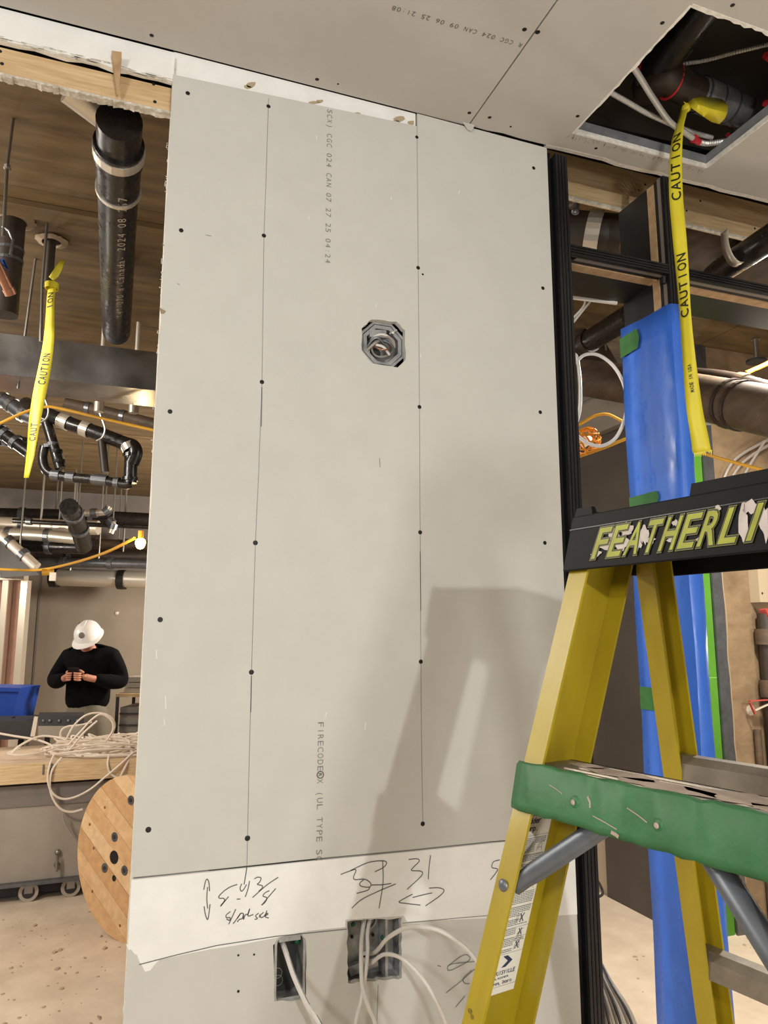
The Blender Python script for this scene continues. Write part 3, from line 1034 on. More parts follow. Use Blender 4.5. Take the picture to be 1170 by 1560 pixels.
def rail(front, left):
    th = .004
    fl_, rd_, s, k, g0 = (q_['fl'], q_['rd'], q_['s'], -q_['kf'], 0) if front else (q_['rfl'], q_['rrd'], q_['srear'], q_['kr'], q_['gap'])
    prof = [(0, 0), (fl_, 0), (fl_, th), (th, th), (th, rd_ - th), (fl_, rd_ - th), (fl_, rd_), (0, rd_)]

    def end(z):
        t_ = ZC - z

        def f(w_, d):
            ww = (w_ - s * t_) if left else (WR - w_ + s * t_)
            return Lp(ww, g0 + d + k * t_, z)
        return f
    r = MB().sweep(prof, end(ZF), end(ZC + .03)).build('front_rail' if front else 'rear_rail', yel, lad)
    a = end(ZF)
    c = (a(fl_ / 2, rd_ / 2))
    MB().box((c.x - .03, c.y - .045, 0), (c.x + .03, c.y + .045, .05)).build('rubber_foot', capm, r)
    return r, end


rfL, endL = rail(True, True)
rfR, endR = rail(True, False)
rrL, rendL = rail(False, True)
rrR, rendR = rail(False, False)
# cap
dC = q_['gap'] + q_['rrd'] + .012
c0, c1 = ZC - .004, ZC + .078
pr = [(-.006, -.010, c0), (WR + .006, -.010, c0), (WR + .006, dC, c0), (-.006, dC, c0), (.012, -.002, c1), (WR - .012, -.002, c1), (WR - .012, dC - .012, c1), (.012, dC - .012, c1)]
P8 = [Lp(*p) for p in pr]
cc8 = sum(P8, Vector()) / 8
ins = []
for k_, p in enumerate(pr):
    w_, d_, z_ = p
    ins.append(Lp(w_ + (.005 if w_ < WR / 2 else -.005), d_ + (.005 if d_ < .05 else -.005), z_ if k_ < 4 else z_ - .006))
cap = MB().add(P8 + ins, [(4, 5, 6, 7), (0, 1, 5, 4), (1, 2, 6, 5), (2, 3, 7, 6), (3, 0, 4, 7), (12, 15, 14, 13), (8, 12, 13, 9), (9, 13, 14, 10), (10, 14, 15, 11), (11, 15, 12, 8), (0, 8, 9, 1), (1, 9, 10, 2), (2, 10, 11, 3), (3, 11, 8, 0)])
cap = cap.build('top_cap', capm, lad, label='black moulded top cap with worn lettering')
bv = cap.modifiers.new('bev', 'BEVEL')
bv.width = .002
bv.segments = 2
bv.limit_method = 'ANGLE'
t = MB()
ct = c1
for (wa, wb, da, db, hh) in ((.014, .050, .0, .012, .012), (.014, .026, .0, dC - .016, .010), (.215, WR - .014, .0, .03, .016), (.014, WR - .014, dC - .03, dC - .014, .012)):
    t.hexa([Lp(wa, da, ct - .002), Lp(wb, da, ct - .002), Lp(wb, db, ct - .002), Lp(wa, db, ct - .002), Lp(wa + .003, da + .002, ct + hh), Lp(wb - .004, da + .002, ct + hh), Lp(wb - .004, db - .002, ct + hh), Lp(wa + .003, db - .002, ct + hh)])
o = t.build('tool_tray_rim', capm, cap)
# front face map: w along, z up on the sloping face


def cmapf(w_, z, d=0.):
    k = (z - c0) / (c1 - c0)
    return Lp(w_, -.010 + .008 * k - .0007 - d, z)


MB().strip([(-.002 + .010, c0 + .062), (WR - .010, c0 + .062)], .0016, lambda a, b, d: cmapf(a, b, .0004)).build('cap_ridge', blackscr, cap)
T0, TA, TH, TZ = .050, .0292, .0450, ZC + .011
word = 'FEATHERLITE'
# peeled white patches
t = MB()
random.seed(4)
for (wx, zz, rx_, rz_) in ((.080, .018, .012, .008), (.094, .030, .010, .012), (.108, .016, .016, .009), (.118, .034, .012, .010), (.137, .014, .006, .010), (.147, .024, .007, .012), (.158, .016, .007, .006), (.190, .012, .007, .003), (.196, .034, .005, .004), (.232, .008, .006, .003), (.292, .022, .007, .022), (.300, .040, .010, .008), (.318, .018, .006, .02), (.062, .006, .010, .004), (.258, .044, .004, .004)):
    n = 14
    p = [(wx + rx_ * math.cos(2 * PI * k / n) * random.uniform(.6, 1.25), TZ + zz + rz_ * math.sin(2 * PI * k / n) * random.uniform(.6, 1.25)) for k in range(n)]
    t.poly([p], lambda a, b, q: cmapf(a, b, .0006 - q), .0003)
t.build('peeled_decal', decal_w, cap, kind='stuff')
random.seed(8)
for (off, mt, dp, nm) in ((.075, letter_o, .0009, 'letter_halo'), (.055, letter_k, .0012, 'letter_outline'), (.018, letter_y, .0015, 'lettering')):
    t = MB()
    text(t, word, lambda x, y, d: cmapf(T0 + x, TZ + y, dp), TA, TH, TA * .74, shear=.40, off=off)
    t.build(nm, mt, cap, fix=False)
# steps
STEPS = [-.179 - .345 * i for i in range(5)]
for i, zs in enumerate(STEPS):
    if zs < ZF + .08:
        break
    t_ = ZC - zs
    wa, wb = -q_['s'] * t_ + .004, WR + q_['s'] * t_ - .004
    da = -q_['kf'] * t_ - .004
    st = MB()
    st.hexa([Lp(wa, da, zs - .004), Lp(wb, da, zs - .004), Lp(wb, da + .094, zs - .004), Lp(wa, da + .094, zs - .004), Lp(wa, da, zs), Lp(wb, da, zs), Lp(wb, da + .094, zs), Lp(wa, da + .094, zs)])
    st.hexa([Lp(wa, da - .016, zs - .054), Lp(wb, da - .016, zs - .054), Lp(wb, da - .013, zs - .054), Lp(wa, da - .013, zs - .054), Lp(wa, da - .001, zs), Lp(wb, da - .001, zs), Lp(wb, da + .003, zs), Lp(wa, da + .003, zs)])
    st.hexa([Lp(wa, da + .088, zs - .05), Lp(wb, da + .088, zs - .05), Lp(wb, da + .092, zs - .05), Lp(wa, da + .092, zs - .05), Lp(wa, da + .090, zs), Lp(wb, da + .090, zs), Lp(wb, da + .094, zs), Lp(wa, da + .094, zs)])
    so = st.build('step', alu, lad)
    if i == 0:
        # dried compound along the tread, raised grip ribs
        t = MB()
        for k in range(5):
            t.hexa([Lp(wa + .03, da + .012 + k * .016, zs), Lp(wb, da + .012 + k * .016, zs), Lp(wb, da + .018 + k * .016, zs), Lp(wa + .03, da + .018 + k * .016, zs), Lp(wa + .03, da + .013 + k * .016, zs + .002), Lp(wb, da + .013 + k * .016, zs + .002), Lp(wb, da + .017 + k * .016, zs + .002), Lp(wa + .03, da + .017 + k * .016, zs + .002)])
        t.build('grip_ribs', alu, so)
        t = MB()
        random.seed(3)
        for (wx, dd, rw, rdp) in ((.12, .05, .06, .02), (.2, .035, .07, .022), (.28, .05, .06, .03), (.36, .03, .05, .02), (.05, .06, .03, .015)):
            n = 16
            p = [(wx + rw * math.cos(2 * PI * k / n) * random.uniform(.7, 1.2), da + dd + rdp * math.sin(2 * PI * k / n) * random.uniform(.7, 1.2)) for k in range(n)]
            t.poly([p], lambda a, b, q: Lp(a, b, zs + .0022 + q), .0008)
        t.build('dried_compound', grime, so)
        # green tape over the front edge and round the left rail
        t = MB()
        N = 26
        rows = ((-.002, .0060, 0), (-.006, .003, 0), (-.0185, -.047, 1), (-.0192, -.056, 2))
        vs = []
        for k in range(N + 1):
            ww = wa - .006 + (wb - wa + .012) * k / N
            for (dd, zz, jj) in rows:
                vs.append(Lp(ww, da + dd + random.uniform(-.0012, .0008), zs + zz + random.uniform(-.0015, .0015)))
        n4 = len(rows)
        t.add(vs, [(k * n4 + r, k * n4 + r + 1, (k + 1) * n4 + r + 1, (k + 1) * n4 + r) for k in range(N) for r in range(n4 - 1)])
        o = t.build('green_tape', green, so, smooth=True, label='green tape over the step front')
        sm = o.modifiers.new('thick', 'SOLIDIFY')
        sm.thickness = .0012
        t = MB()
        for (wx, zz) in ((.098, -.028), (.225, -.030)):
            c = Lp(wx, da - .0135, zs + zz)
            nrm = -LD + Vector((0, 0, .22))
            MB().dome(c, nrm, .008, .0035, 14, 4).build('rivet_bump', green, so, smooth=True)
        t = MB()
        for (wx, zz) in ((.098, -.028), (.225, -.030)):
            c = Lp(wx, da - .0180, zs + zz)
            MB().dome(c, -LD, .0035, .0012, 10, 3).build('worn_rivet', grime, so)
        t = MB()
        for (w1, z1, w2, z2, wd) in ((.118, -.018, .124, -.03, .003), (.160, -.050, .172, -.053, .004), (.05, -.015, .075, -.022, .001), (.13, -.038, .17, -.046, .0012), (.18, -.02, .21, -.03, .0012)):
            def fm(a, b, d):
                k = -b / .064
                return Lp(a, da - .006 - .015 * k - .0022, zs + b)
            t.strip([(w1, z1), ((w1 + w2) / 2 + .002, (z1 + z2) / 2), (w2, z2)], wd, fm)
        t.build('tape_tear', grime, so, fix=False)
        # wrap of tape round the left front rail
        sT = q_['s']
        t = MB()

        def rl(w_, d, z):
            tt = ZC - z
            return Lp(w_ - sT * tt, d - q_['kf'] * tt, z)
        za, zb = zs + .004, zs - .054
        seq = [(.040, -.002), (-.0025, -.0025), (-.0025, .07)]
        vs = [rl(a, b, z) for z in (zb, za) for a, b in seq]
        t.add(vs, [(0, 1, 4, 3), (1, 2, 5, 4)])
        o = t.build('green_tape', green, rfL, label='green tape round the rail')
        sm = o.modifiers.new('thick', 'SOLIDIFY')
        sm.thickness = .0012
# braces from the front rails to the step underside
zs = STEPS[0]
t_ = ZC - zs


def railpt(w_, d, z, left=True):
    tt = ZC - z
    ww = (w_ - q_['s'] * tt) if left else (WR - w_ + q_['s'] * tt)
    return Lp(ww, d - q_['kf'] * tt, z)


zb0 = -.318
for left in (True, False):
    a = railpt(.022, .016, zb0 - .012, left)
    b = railpt(.150, .030, zs - .046, left)
    mid = a.lerp(b, .12)
    t = MB().tube([a, mid, mid.lerp(b, .1), b.lerp(a, .12), b], [.0125, .012, .0135, .0135, .010], 10)
    o = t.build('step_brace', brace, lad, smooth=True)
    MB().dome(railpt(.017, -.0005, -.329, left), -LD, .0085, .005, 14, 4).build('rivet', brace, rfL if left else rfR, smooth=True)
# rear horizontals
for zz in (-.198, -.503, -.808, -1.113):
    tt = ZC - zz
    wa, wb = -q_['srear'] * tt + .004, WR + q_['srear'] * tt - .004
    d0 = q_['gap'] + q_['kr'] * tt + .006
    t = MB()
    pr = [(d0, zz), (d0 + .012, zz + .010), (d0 + .034, zz + .010), (d0 + .034, zz + .006), (d0 + .016, zz + .006), (d0 + .004, zz - .003), (d0 + .004, zz - .028), (d0, zz - .028)]
    t.sweep(pr, lambda d, z: Lp(wa, d, z), lambda d, z: Lp(wb, d, z))
    t.build('rear_rung', alu, lad)
# label on the web of the left front rail


def web(d, z, dep=0.):
    return railpt(.0044 + dep, d, z)


lz1, lz0 = -.245, -.470
ld0, ld1 = .020, .075
lab = MB().add([web(ld0, lz0, .0004), web(ld1, lz0, .0004), web(ld1, lz1, .0004), web(ld0, lz1, .0004)], [(0, 1, 2, 3)]).build('safety_label', sticker, rfL, fix=False, label='white instruction label with small blue print')


def lm(x, y, d=0.):
    return web(ld0 + x, lz1 - y * .905, .0008 + d)


t = MB()
LWd = ld1 - ld0


def lt(s, x, y, h, adv, off=.02):
    text(t, s, lambda a, b, d: lm(x + a, y - b), adv, h, adv * .84, off=off)


lt('Louisville', .001, .0060, .0092, .0050)
lt('Ladder', .002, .0165, .0092, .0055)
lt('Corp.', .006, .0275, .0092, .0055)
lt('LOUISVILLE', .009, .2235, .0058, .0040)
lt('LADDER', .016, .2290, .0026, .0040)
lt('Aurora, Ontario', .011, .2365, .0052, .0024)
t.poly([[(.022, .199), (.030, .199), (.040, .2065), (.030, .214), (.023, .214), (.032, .2065)]], lambda x, y, q: lm(x, y, q), .0002)
for (x, y, s_) in ((.040, .150, .0058), (.042, .169, .0042), (.042, .187, .0050)):
    t.strip([(x - s_ * .6, y - s_), (x + s_ * .6, y + s_)], .0014, lm)
    t.strip([(x + s_ * .6, y - s_), (x - s_ * .6, y + s_)], .0014, lm)
t.build('label_print', labelink, lab, fix=False, kind='stuff')
t = MB()
random.seed(11)
y = .038
while y < .194:
    blk = any(abs(y - c) < .008 for c in (.054, .105, .150, .170, .190))
    xe = .034 if blk else LWd - .003
    x = .003
    while x < xe:
        l = random.uniform(.0015, .004)
        t.strip([(x, y), (min(x + l, xe), y)], .0011, lm)
        x += l + .0008
    y += .0024 if random.random() < .88 else .0052
for y in (.034, .061, .090, .134, .162, .176, .196, .239):
    t.strip([(.0, y), (LWd, y)], .0004, lm)
for (x, y) in ((.043, .052), (.043, .105), (.034, .151), (.042, .174), (.042, .187)):
    t.strip([(x - .005, y + .006), (x - .003, y - .004), (x + .003, y - .005), (x + .005, y + .006)], .0006, lm)
    t.strip([(x - .004, y + .001), (x + .004, y + .001)], .0006, lm)
    t.strip([(x - .002, y + .005), (x, y - .006), (x + .006, y - .008)], .0005, lm)
t.build('label_fine_print', labelgrey, lab, fix=False, kind='stuff')
# chips on the front flange
t = MB()
for (d, z, r) in ((.010, -.478, .004), (.016, -.482, .003), (.016, -.560, .005), (.020, -.575, .004)):
    p = railpt(d, -.0004, z)
    t.disc(p, -LD, r, .0004, 7)
t.build('worn_chip', yelworn, rfL)
# ================================================================== HATCH CONTENTS
PZ = CZ + .12


def hz(u, v, dz):
    return rz(u, v, CZ + dz)


hp = thing('drain_pipe', 'dark drain pipe with red-ringed couplings seen through the ceiling hatch', 'pipe', hz(1000, 120, .14))
a, b = hz(1062, 25, .19), hz(998, 112, .19)
ax = (b - a).normalized()
MB().tube([a - ax * .25, b], .046, 18).build('pipe_run', abs_, hp, smooth=True)
el = curve([b, b + ax * .05 + Vector((0, 0, -.01)), hz(1012, 118, .16), hz(1040, 132, .15), hz(1075, 148, .15)], 6)
MB().tube(el, .044, 18).build('elbow', cast, hp, smooth=True)
MB().ring(b + ax * .005, ax, .044, .006, .006, 22).build('coupling_ring', redm, hp)
MB().ring(b + ax * .022, ax, .046, .014, .003, 22).build('coupling_band', zinc, hp)
k = hz(1022, 124, .155)
dirx = (hz(1075, 148, .15) - k).normalized()
MB().ring(k, dirx, .044, .004, .006, 22).build('coupling_ring', redm, hp)
a, b = hz(1062, 142, .15), hz(1132, 172, .15)
wr = thing('wrapped_coupling', 'clear plastic wrapped pipe end beside the yellow bow in the hatch', 'pipe fitting', a)
ax2 = (b - a).normalized()
MB().tube([a, a.lerp(b, .08), a.lerp(b, .9), b], [.046, .050, .050, .046], 18).build('wrap', plastic, wr, smooth=True)
for f in (.05, .35, .65, .95):
    MB().ring(a.lerp(b, f), ax2, .050, .006, .0015, 20).build('band', zinc, wr)
for (pts, r, lab) in (
        ([hz(960, 95, .03), hz(975, 118, .05), hz(995, 150, .05), hz(1020, 185, .05), hz(1045, 203, .05), hz(1070, 218, .05), hz(1100, 216, .06), hz(1120, 212, .10)], .0085, 'silver armoured cable running steeply under the pipe in the hatch'),
        ([hz(925, 138, .05), hz(955, 155, .055), hz(985, 172, .06), hz(1020, 188, .065), hz(1050, 200, .08), hz(1085, 210, .10)], .0075, 'silver armoured cable running low along the hatch edge'),
        ([hz(1170, 68, .22), hz(1120, 80, .2), hz(1075, 92, .2), hz(1040, 98, .2), hz(1000, 110, .24)], .006, 'thin dark armoured cable near the top of the hatch')):
    cv = curve(pts, 14)
    # ribbed armour
    rr = []
    P = []
    S_ = [0]
    for i in range(1, len(cv)):
        S_.append(S_[-1] + (cv[i] - cv[i - 1]).length)
    m_ = int(S_[-1] / .0035)
    ii = 1
    for q2 in range(m_):
        sv = S_[-1] * q2 / m_
        while S_[ii] < sv:
            ii += 1
        P.append(cv[ii - 1].lerp(cv[ii], (sv - S_[ii - 1]) / max(S_[ii] - S_[ii - 1], 1e-9)))
        rr.append(r * (1.05 if (q2 % 2) else .74))
    o = MB().tube(P, rr, 8).build('armoured_cable', M('armour', (196, 194, 190), .35, .5), smooth=False)
    tag(o, lab, 'cable')
for (u, v, dz, r, lab) in ((1061, 214, .045, .013, 'red bushing on the armoured cable in the middle of the hatch'), (1170, 88, .16, .010, 'red bushing at the upper right corner of the hatch'), (1170, 160, .10, .010, 'red bushing at the right edge of the hatch'), (1112, 208, .11, .007, 'small red bushing near the metal hatch channel')):
    p = hz(u, v, dz)
    o = MB().tube([p - Vector((.013, .004, 0)), p - Vector((.006, .002, 0)), p + Vector((.013, .004, 0))], [r, r * .8, r * .75], 10).build('cable_bushing', redm, smooth=True)
    tag(o, lab, 'bushing')
o = MB().bar(hz(880, 205, .07), hz(1075, 250, .07), .05, .06).build('steel_channel', black)
tag(o, 'black steel channel above the near edge of the hatch opening', 'channel')
o = MB().box((1.0, .8, CZ + .255), (2.1, 1.92, CZ + .275)).build('plenum_shade_sheet', M('plenum_shade', (50, 45, 40), .85, noise=(3, .3, .7), rgb2=(36, 32, 29)))  # added sheet, coloured dark for the shade inside the plenum
tag(o, 'added dark sheet standing in for the unlit plenum behind the hatch pipes', 'panel')


# ================================================================== CAUTION TAPES
def ribbon(pts, wds, ang, mat, name, parent=None, th=.0006):
    """ribbon along 3D points; ang: rotation of the width direction about the path"""
    n = len(pts)
    vs = []
    Wd = []
    for i in range(n):
        t_ = (pts[min(i + 1, n - 1)] - pts[max(i - 1, 0)]).normalized()
        base = Vector((CA, -SA, 0))
        base = (base - t_ * base.dot(t_)).normalized()
        nb = t_.cross(base)
        d = base * math.cos(ang[i]) + nb * math.sin(ang[i])
        Wd.append(d)
        for k in (-1, -.33, .33, 1):
            vs.append(pts[i] + d * wds[i] / 2 * k + nb * (.0018 * (abs(k) < .5)))
    o = MB().add(vs, [(4 * i + k, 4 * i + k + 1, 4 * i + k + 5, 4 * i + k + 4) for i in range(n - 1) for k in range(3)])
    ob = o.build(name, mat, parent, smooth=True)
    sm_ = ob.modifiers.new('thick', 'SOLIDIFY')
    sm_.thickness = th
    return ob, Wd


def tape_text(s, pts, Wd, wds, i0, adv, h, parent, up=True):
    """letters along a ribbon, reading upward; placed on the camera side"""
    t = MB()
    # arclength
    S = [0]
    for i in range(1, len(pts)):
        S.append(S[-1] + (pts[i] - pts[i - 1]).length)

    def at(sv):
        for i in range(1, len(S)):
            if S[i] >= sv:
                f = (sv - S[i - 1]) / max(S[i] - S[i - 1], 1e-9)
                return pts[i - 1].lerp(pts[i], f), Wd[i - 1].lerp(Wd[i], f).normalized(), (pts[i] - pts[i - 1]).normalized()
        return pts[-1], Wd[-1], (pts[-1] - pts[-2]).normalized()
    tot = len(s) * adv

    def mp(x, y, d):
        p, wd, tg = at(i0 + tot - x)
        nb = tg.cross(wd).normalized()
        view = (O - p).normalized()
        if nb.dot(view) < 0:
            nb = -nb
        return p - wd * (y - h / 2) + nb * .003
    text(t, s, mp, adv, h, adv * .78, off=.02)
    return t.build('printed_word', cautk, parent, fix=False)


random.seed(5)
kn = hz(1045, 158, .10)
p0 = hz(1032, 205, -.01)
ct = thing('caution_tape', 'long yellow caution tape knotted to the hatch pipe and hanging before the black frame', 'caution tape', p0)
zend = rd(1064, 690, math.hypot(p0.x, p0.y)).z
hy = (p0.x * SA + p0.y * CA)


def tp(u, v):
    return rd(u, v, hy)


path = [kn, hz(1039, 180, .05), tp(1032, 208), tp(1029, 250), tp(1030, 300), tp(1035, 360), tp(1040, 420), tp(1044, 480), tp(1049, 540), tp(1054, 590), tp(1059, 630), tp(1065, 662), tp(1069, 688)]
path = curve(path, 4)
n = len(path)
wds = [.020 + .016 * min(1, i / 8) + (.010 * max(0, (i - n * .7) / (n * .3))) for i in range(n)]
ang = [.75 + .3 * math.sin(i * .28) + (.0 if i < n * .75 else -.5 * (i - n * .75) / (n * .25)) for i in range(n)]
ob, Wd = ribbon(path, wds, ang, cautm, 'tape_strip', ct)
tape_text('CAUTION', path, Wd, wds, .115, .030, .026, ob)
tape_text('CAUTION', path, Wd, wds, .48, .027, .026, ob)
tape_text('MADE IN USA', path, Wd, wds, .80, .0072, .010, ob)
t = MB()
ez = path[-1]
for k in range(9):
    a = ez + Wd[-1] * (-.020 + .005 * k)
    t.add([a, a + Wd[-1] * .0055, a + Wd[-1] * .003 - Vector((0, 0, random.uniform(.004, .016)))], [(0, 1, 2)])
t.build('torn_end', cautm, ct)
# bow and loop round the pipe
lp = curve([kn, kn + Vector((.03, .0, .035)), hz(1044, 112, .17), hz(1050, 106, .22)], 5)
ribbon(lp, [.02 + .012 * math.sin(i / 15 * PI) for i in range(len(lp))], [.3] * len(lp), cautm, 'tape_loop', ct)
kd = kn.x * SA + kn.y * CA
bo = [(1046, 157), (1056, 150), (1070, 147), (1088, 148), (1102, 152), (1109, 161), (1108, 172), (1104, 181), (1096, 189), (1084, 186), (1072, 178), (1060, 169), (1050, 163)]
bp3 = [rd(u, v, kd - .01 - .012 * math.sin(i * 1.3)) for i, (u, v) in enumerate(bo)]
ctr = rd(1084, 166, kd - .040)
c2_ = rd(1064, 159, kd - .028)
nb_ = len(bp3)
bwm = MB().add(bp3 + [ctr, c2_], [(i, (i + 1) % nb_, nb_ if 2 <= i <= 9 else nb_ + 1) for i in range(nb_)] + [(nb_, nb_ + 1, 2), (nb_, nb_ + 1, 10)]).build('tape_bow', cautm, ct, smooth=True)
sm_ = bwm.modifiers.new('thick', 'SOLIDIFY')
sm_.thickness = .001
MB().dome(kn - Vector((0, 0, .012)), (0, -.5, -1), .014, .016, 8, 3).build('tape_knot', cautm, ct, smooth=True)
# left tape
dl = 3.0


def tq(u, v):
    return rd(u, v, dl)


p0 = tq(76, 430)
ct2 = thing('caution_tape', 'yellow caution tape hanging from a pipe in front of the metal duct', 'caution tape', tq(55, 600))
path = curve([tq(80, 432), tq(77, 455), tq(76, 480), tq(74, 520), tq(68, 560), tq(60, 600), tq(53, 640), tq(49, 672), tq(46, 695), tq(40, 728)], 4)
n = len(path)
ob, Wd = ribbon(path, [.040 + .018 * math.sin(i / n * PI) if i < n - 5 else .05 - .006 * (i - n + 5) for i in range(n)], [.25 + .2 * math.sin(i * .25) for i in range(n)], cautm, 'tape_strip', ct2)
tape_text('CAUTION', path, Wd, None, .315, .020, .034, ob)
tape_text('CAUT', path, Wd, None, .62, .020, .034, ob)
tape_text('ION', path, Wd, None, .04, .026, .034, ob)
pk = [tq(78, 425), tq(84, 418), tq(90, 408), tq(96, 396)]
ribbon(pk, [.024, .03, .026, .014], [.4] * 4, cautm, 'tape_tail', ct2)
MB().ring(tq(79, 436), (0, 0, 1), .026, .026, .002, 14).build('tape_wrap', cautm, ct2)

# ================================================================== LEFT BACKGROUND
PZ2 = CAMH + 1.31
# big drain
r4 = .058
y_at = lambda v: rz(178, v, PZ2)
pA, pB = Vector((-.050, 1.90, PZ2)), Vector((-.030, 4.6, PZ2))
bp_ = thing('black_drain_pipe', 'large black drain pipe with printed date running overhead behind the left opening', 'pipe', (-.045, 2.6, PZ2 - r4))
MB().tube(curve([Vector((-.045, 2.075, PZ2)), Vector((-.042, 2.6, PZ2)), Vector((-.039, 3.1, PZ2)), Vector((-.037, 3.32, PZ2 + .01)), Vector((-.036, 3.40, PZ2 + .09)), Vector((-.036, 3.41, PZ2 + .25)), Vector((-.036, 3.41, DECK))], 5), r4, 24).build('pipe_run', abs_, bp_, smooth=True)
ax = Vector((.0074, 1, 0)).normalized()


def pp(y):
    return Vector((-.045 + (y - 1.9) * .0055, y, PZ2))


MB().tube([pp(1.86), pp(1.96), pp(2.0)], [.058, .058, .056], 22).build('elbow', abs_, bp_, smooth=True)
MB().tube([pp(1.955), pp(2.03)], .066, 24).build('coupling', abs_, bp_, smooth=True)
MB().ring(pp(1.985), ax, .066, .034, .003, 28).build('clamp_band', shiny, bp_)
MB().ring(pp(2.175), ax, .060, .014, .005, 28).build('clamp_band', shiny, bp_)
MB().tube([pp(2.03), pp(2.165)], .061, 24).build('coupling_sleeve', abs_, bp_, smooth=True)
s_ = '4" PVC- Canada- 2024 06 267'
s_ = '-4"-070 #-Canada- 2024 08 267'
t = MB()


def pm(x, y, d):
    an = math.radians(-62) + (y - .012) / (r4 + .003)
    yy = 3.02 - x
    rr = r4 + (.0042 if yy < 2.165 else .0012)
    c = pp(yy)
    return c + Vector((math.sin(an) * 0 + math.cos(an + PI / 2 * 0) * rr, 0, math.sin(an) * rr))


def pm2(x, y, d):
    an = math.radians(-90 + 12) + (-(y - .014)) / r4
    yy = 3.0 - x
    rr = r4 + (.0042 if yy < 2.165 else .0012)
    c = pp(yy)
    return c + Vector((math.cos(an) * rr, 0, math.sin(an) * rr))


text(t, s_, pm2, .0305, .026, .021, off=.0)
t.build('printed_text', M('pipe_print', (168, 158, 146), .6), bp_, fix=False)
br = MB()
a = ry(128, 150, 1.99)
b = ry(165, 178, 2.02)
MB().tube([a + (a - b) * .6, b], .044, 18).build('side_branch', shiny, bp_, smooth=True)
# copper pipe, hangers
a, b = rd(-30, 350, 2.2), rd(17, 449, 2.35)
o = thing('copper_pipe', 'bright copper pipe end held by a blue clamp at the far left edge', 'pipe', b)
MB().tube([a, b], .017, 14).build('pipe_run', copper, o, smooth=True)
MB().ring(b - (b - a).normalized() * .012, b - a, .017, .022, .0025, 16).build('pipe_lip', copper, o)
cl = rd(8, 372, 2.25)
hg = thing('clevis_hanger', 'blue-coated pipe hanger on a threaded rod at the far left edge', 'pipe hanger', rd(8, 372, 2.25))
cc = a.lerp(b, .55)
MB().ring(cc, b - a, .024, .03, .004, 20, PI * .5, PI * 1.9).build('clamp', bluecl, hg)
top = rd(11, 252, 2.25)
MB().tube([rd(5, 360, 2.25), top, Vector((top.x + .005, top.y, DECK))], .0055, 8).build('threaded_rod', rodm, hg, smooth=True)
MB().dome(rd(11, 252, 2.25), (0, 0, -1), .011, .010, 6, 2).dome(rd(11, 256, 2.25), (0, 0, -1), .013, .006, 6, 2).build('nut', rodm, hg)
MB().tube([rd(4, 345, 2.25), rd(14, 352, 2.25), rd(20, 366, 2.25), rd(16, 388, 2.25)], .005, 6).build('yoke', zinc, hg)
# sleeves in the deck with pipes
for (u, v, ru, pr_, vb, lab) in ((20, 334, .085, .05, 480, 'wide brown riser pipe through the plaster-rimmed deck hole at far left'), (79, 366, .065, .018, 440, 'thin dark riser pipe through the plaster-rimmed deck hole beside the yellow tape')):
    c = rz(u, v, DECK)
    o = thing('riser_pipe', lab, 'pipe', c - Vector((0, 0, .6)))
    hh = (c.x * SA + c.y * CA)
    zb_ = rd(u, vb, hh).z
    MB().tube([c, Vector((c.x, c.y, zb_))], pr_, 16).build('pipe_run', cast, o, smooth=True)
    t = MB()
    N = 40
    vs = []
    for k in range(N):
        an = 2 * PI * k / N
        for rr, zz in ((ru * .62, 0), (ru * .62, -.012), (ru * random.uniform(.97, 1.10), -.004)):
            vs.append((c.x + rr * math.cos(an), c.y + rr * math.sin(an), c.z + zz - .001))
    t.add(vs, [(3 * k + j, 3 * k + j + 1, 3 * ((k + 1) % N) + j + 1, 3 * ((k + 1) % N) + j) for k in range(N) for j in range(2)])
    t.build('plaster_collar', plaster, o)
    MB().disc(c - Vector((0, 0, .0008)), (0, 0, 1), ru * .63, .0005, 24).build('deck_hole', blackdeep, o)
    if pr_ > .03:
        for vv in (382, 398):
            z = rd(u, vv, hh).z
            MB().ring((c.x, c.y, z), (0, 0, 1), pr_, .012, .004, 20).build('band', zinc, o)
        c2 = c
# rods
for (ua, va, ub, vb, d, lab) in ((64, 435, 62, 520, 2.9, 'bright threaded rod hanging left of the yellow tape'), (56, 380, 27, 592, 3.2, 'long grey threaded rod passing in front of the duct')):
    o = MB().tube([rd(ub, vb, d), rd(ua, va, d), Vector((rd(ua, va, d).x, rd(ua, va, d).y, DECK))], .006, 8).build('threaded_rod', rodm, smooth=True)
    tag(o, lab, 'rod')
# sheet-metal duct
DZ0, DZ1 = CAMH + 1.12, CAMH + 1.305
dd_ = thing('sheet_metal_duct', 'flat rectangular galvanised duct crossing behind the left opening', 'duct', (-.2, 3.6, DZ0))
MB().box((-3.2, 3.475, DZ0), (.9, 3.74, DZ1)).build('duct_body', duct, dd_)
for x in (-.34, .88, -1.6):
    MB().box((x - .012, 3.470, DZ0 - .006), (x + .012, 3.745, DZ1 + .006)).build('duct_flange', zinc, dd_)
o = thing('trapeze_bracket', 'bent steel bracket clipped under the duct at the left', 'bracket', rd(27, 590, 3.25))
MB().bar(rd(20, 560, 3.28), rd(38, 562, 3.28), .03, .004).tube([rd(27, 545, 3.27), rd(27, 592, 3.27)], .007, 8).build('clip', shiny, o)
MB().tube(curve([rd(34, 562, 3.28), rd(37, 575, 3.26), rd(48, 590, 3.3)]), .006, 6).build('hook', zinc, o)
# waste-pipe assembly under the duct
da = 4.3


def wq(u, v, d=da):
    return rd(u, v, d)


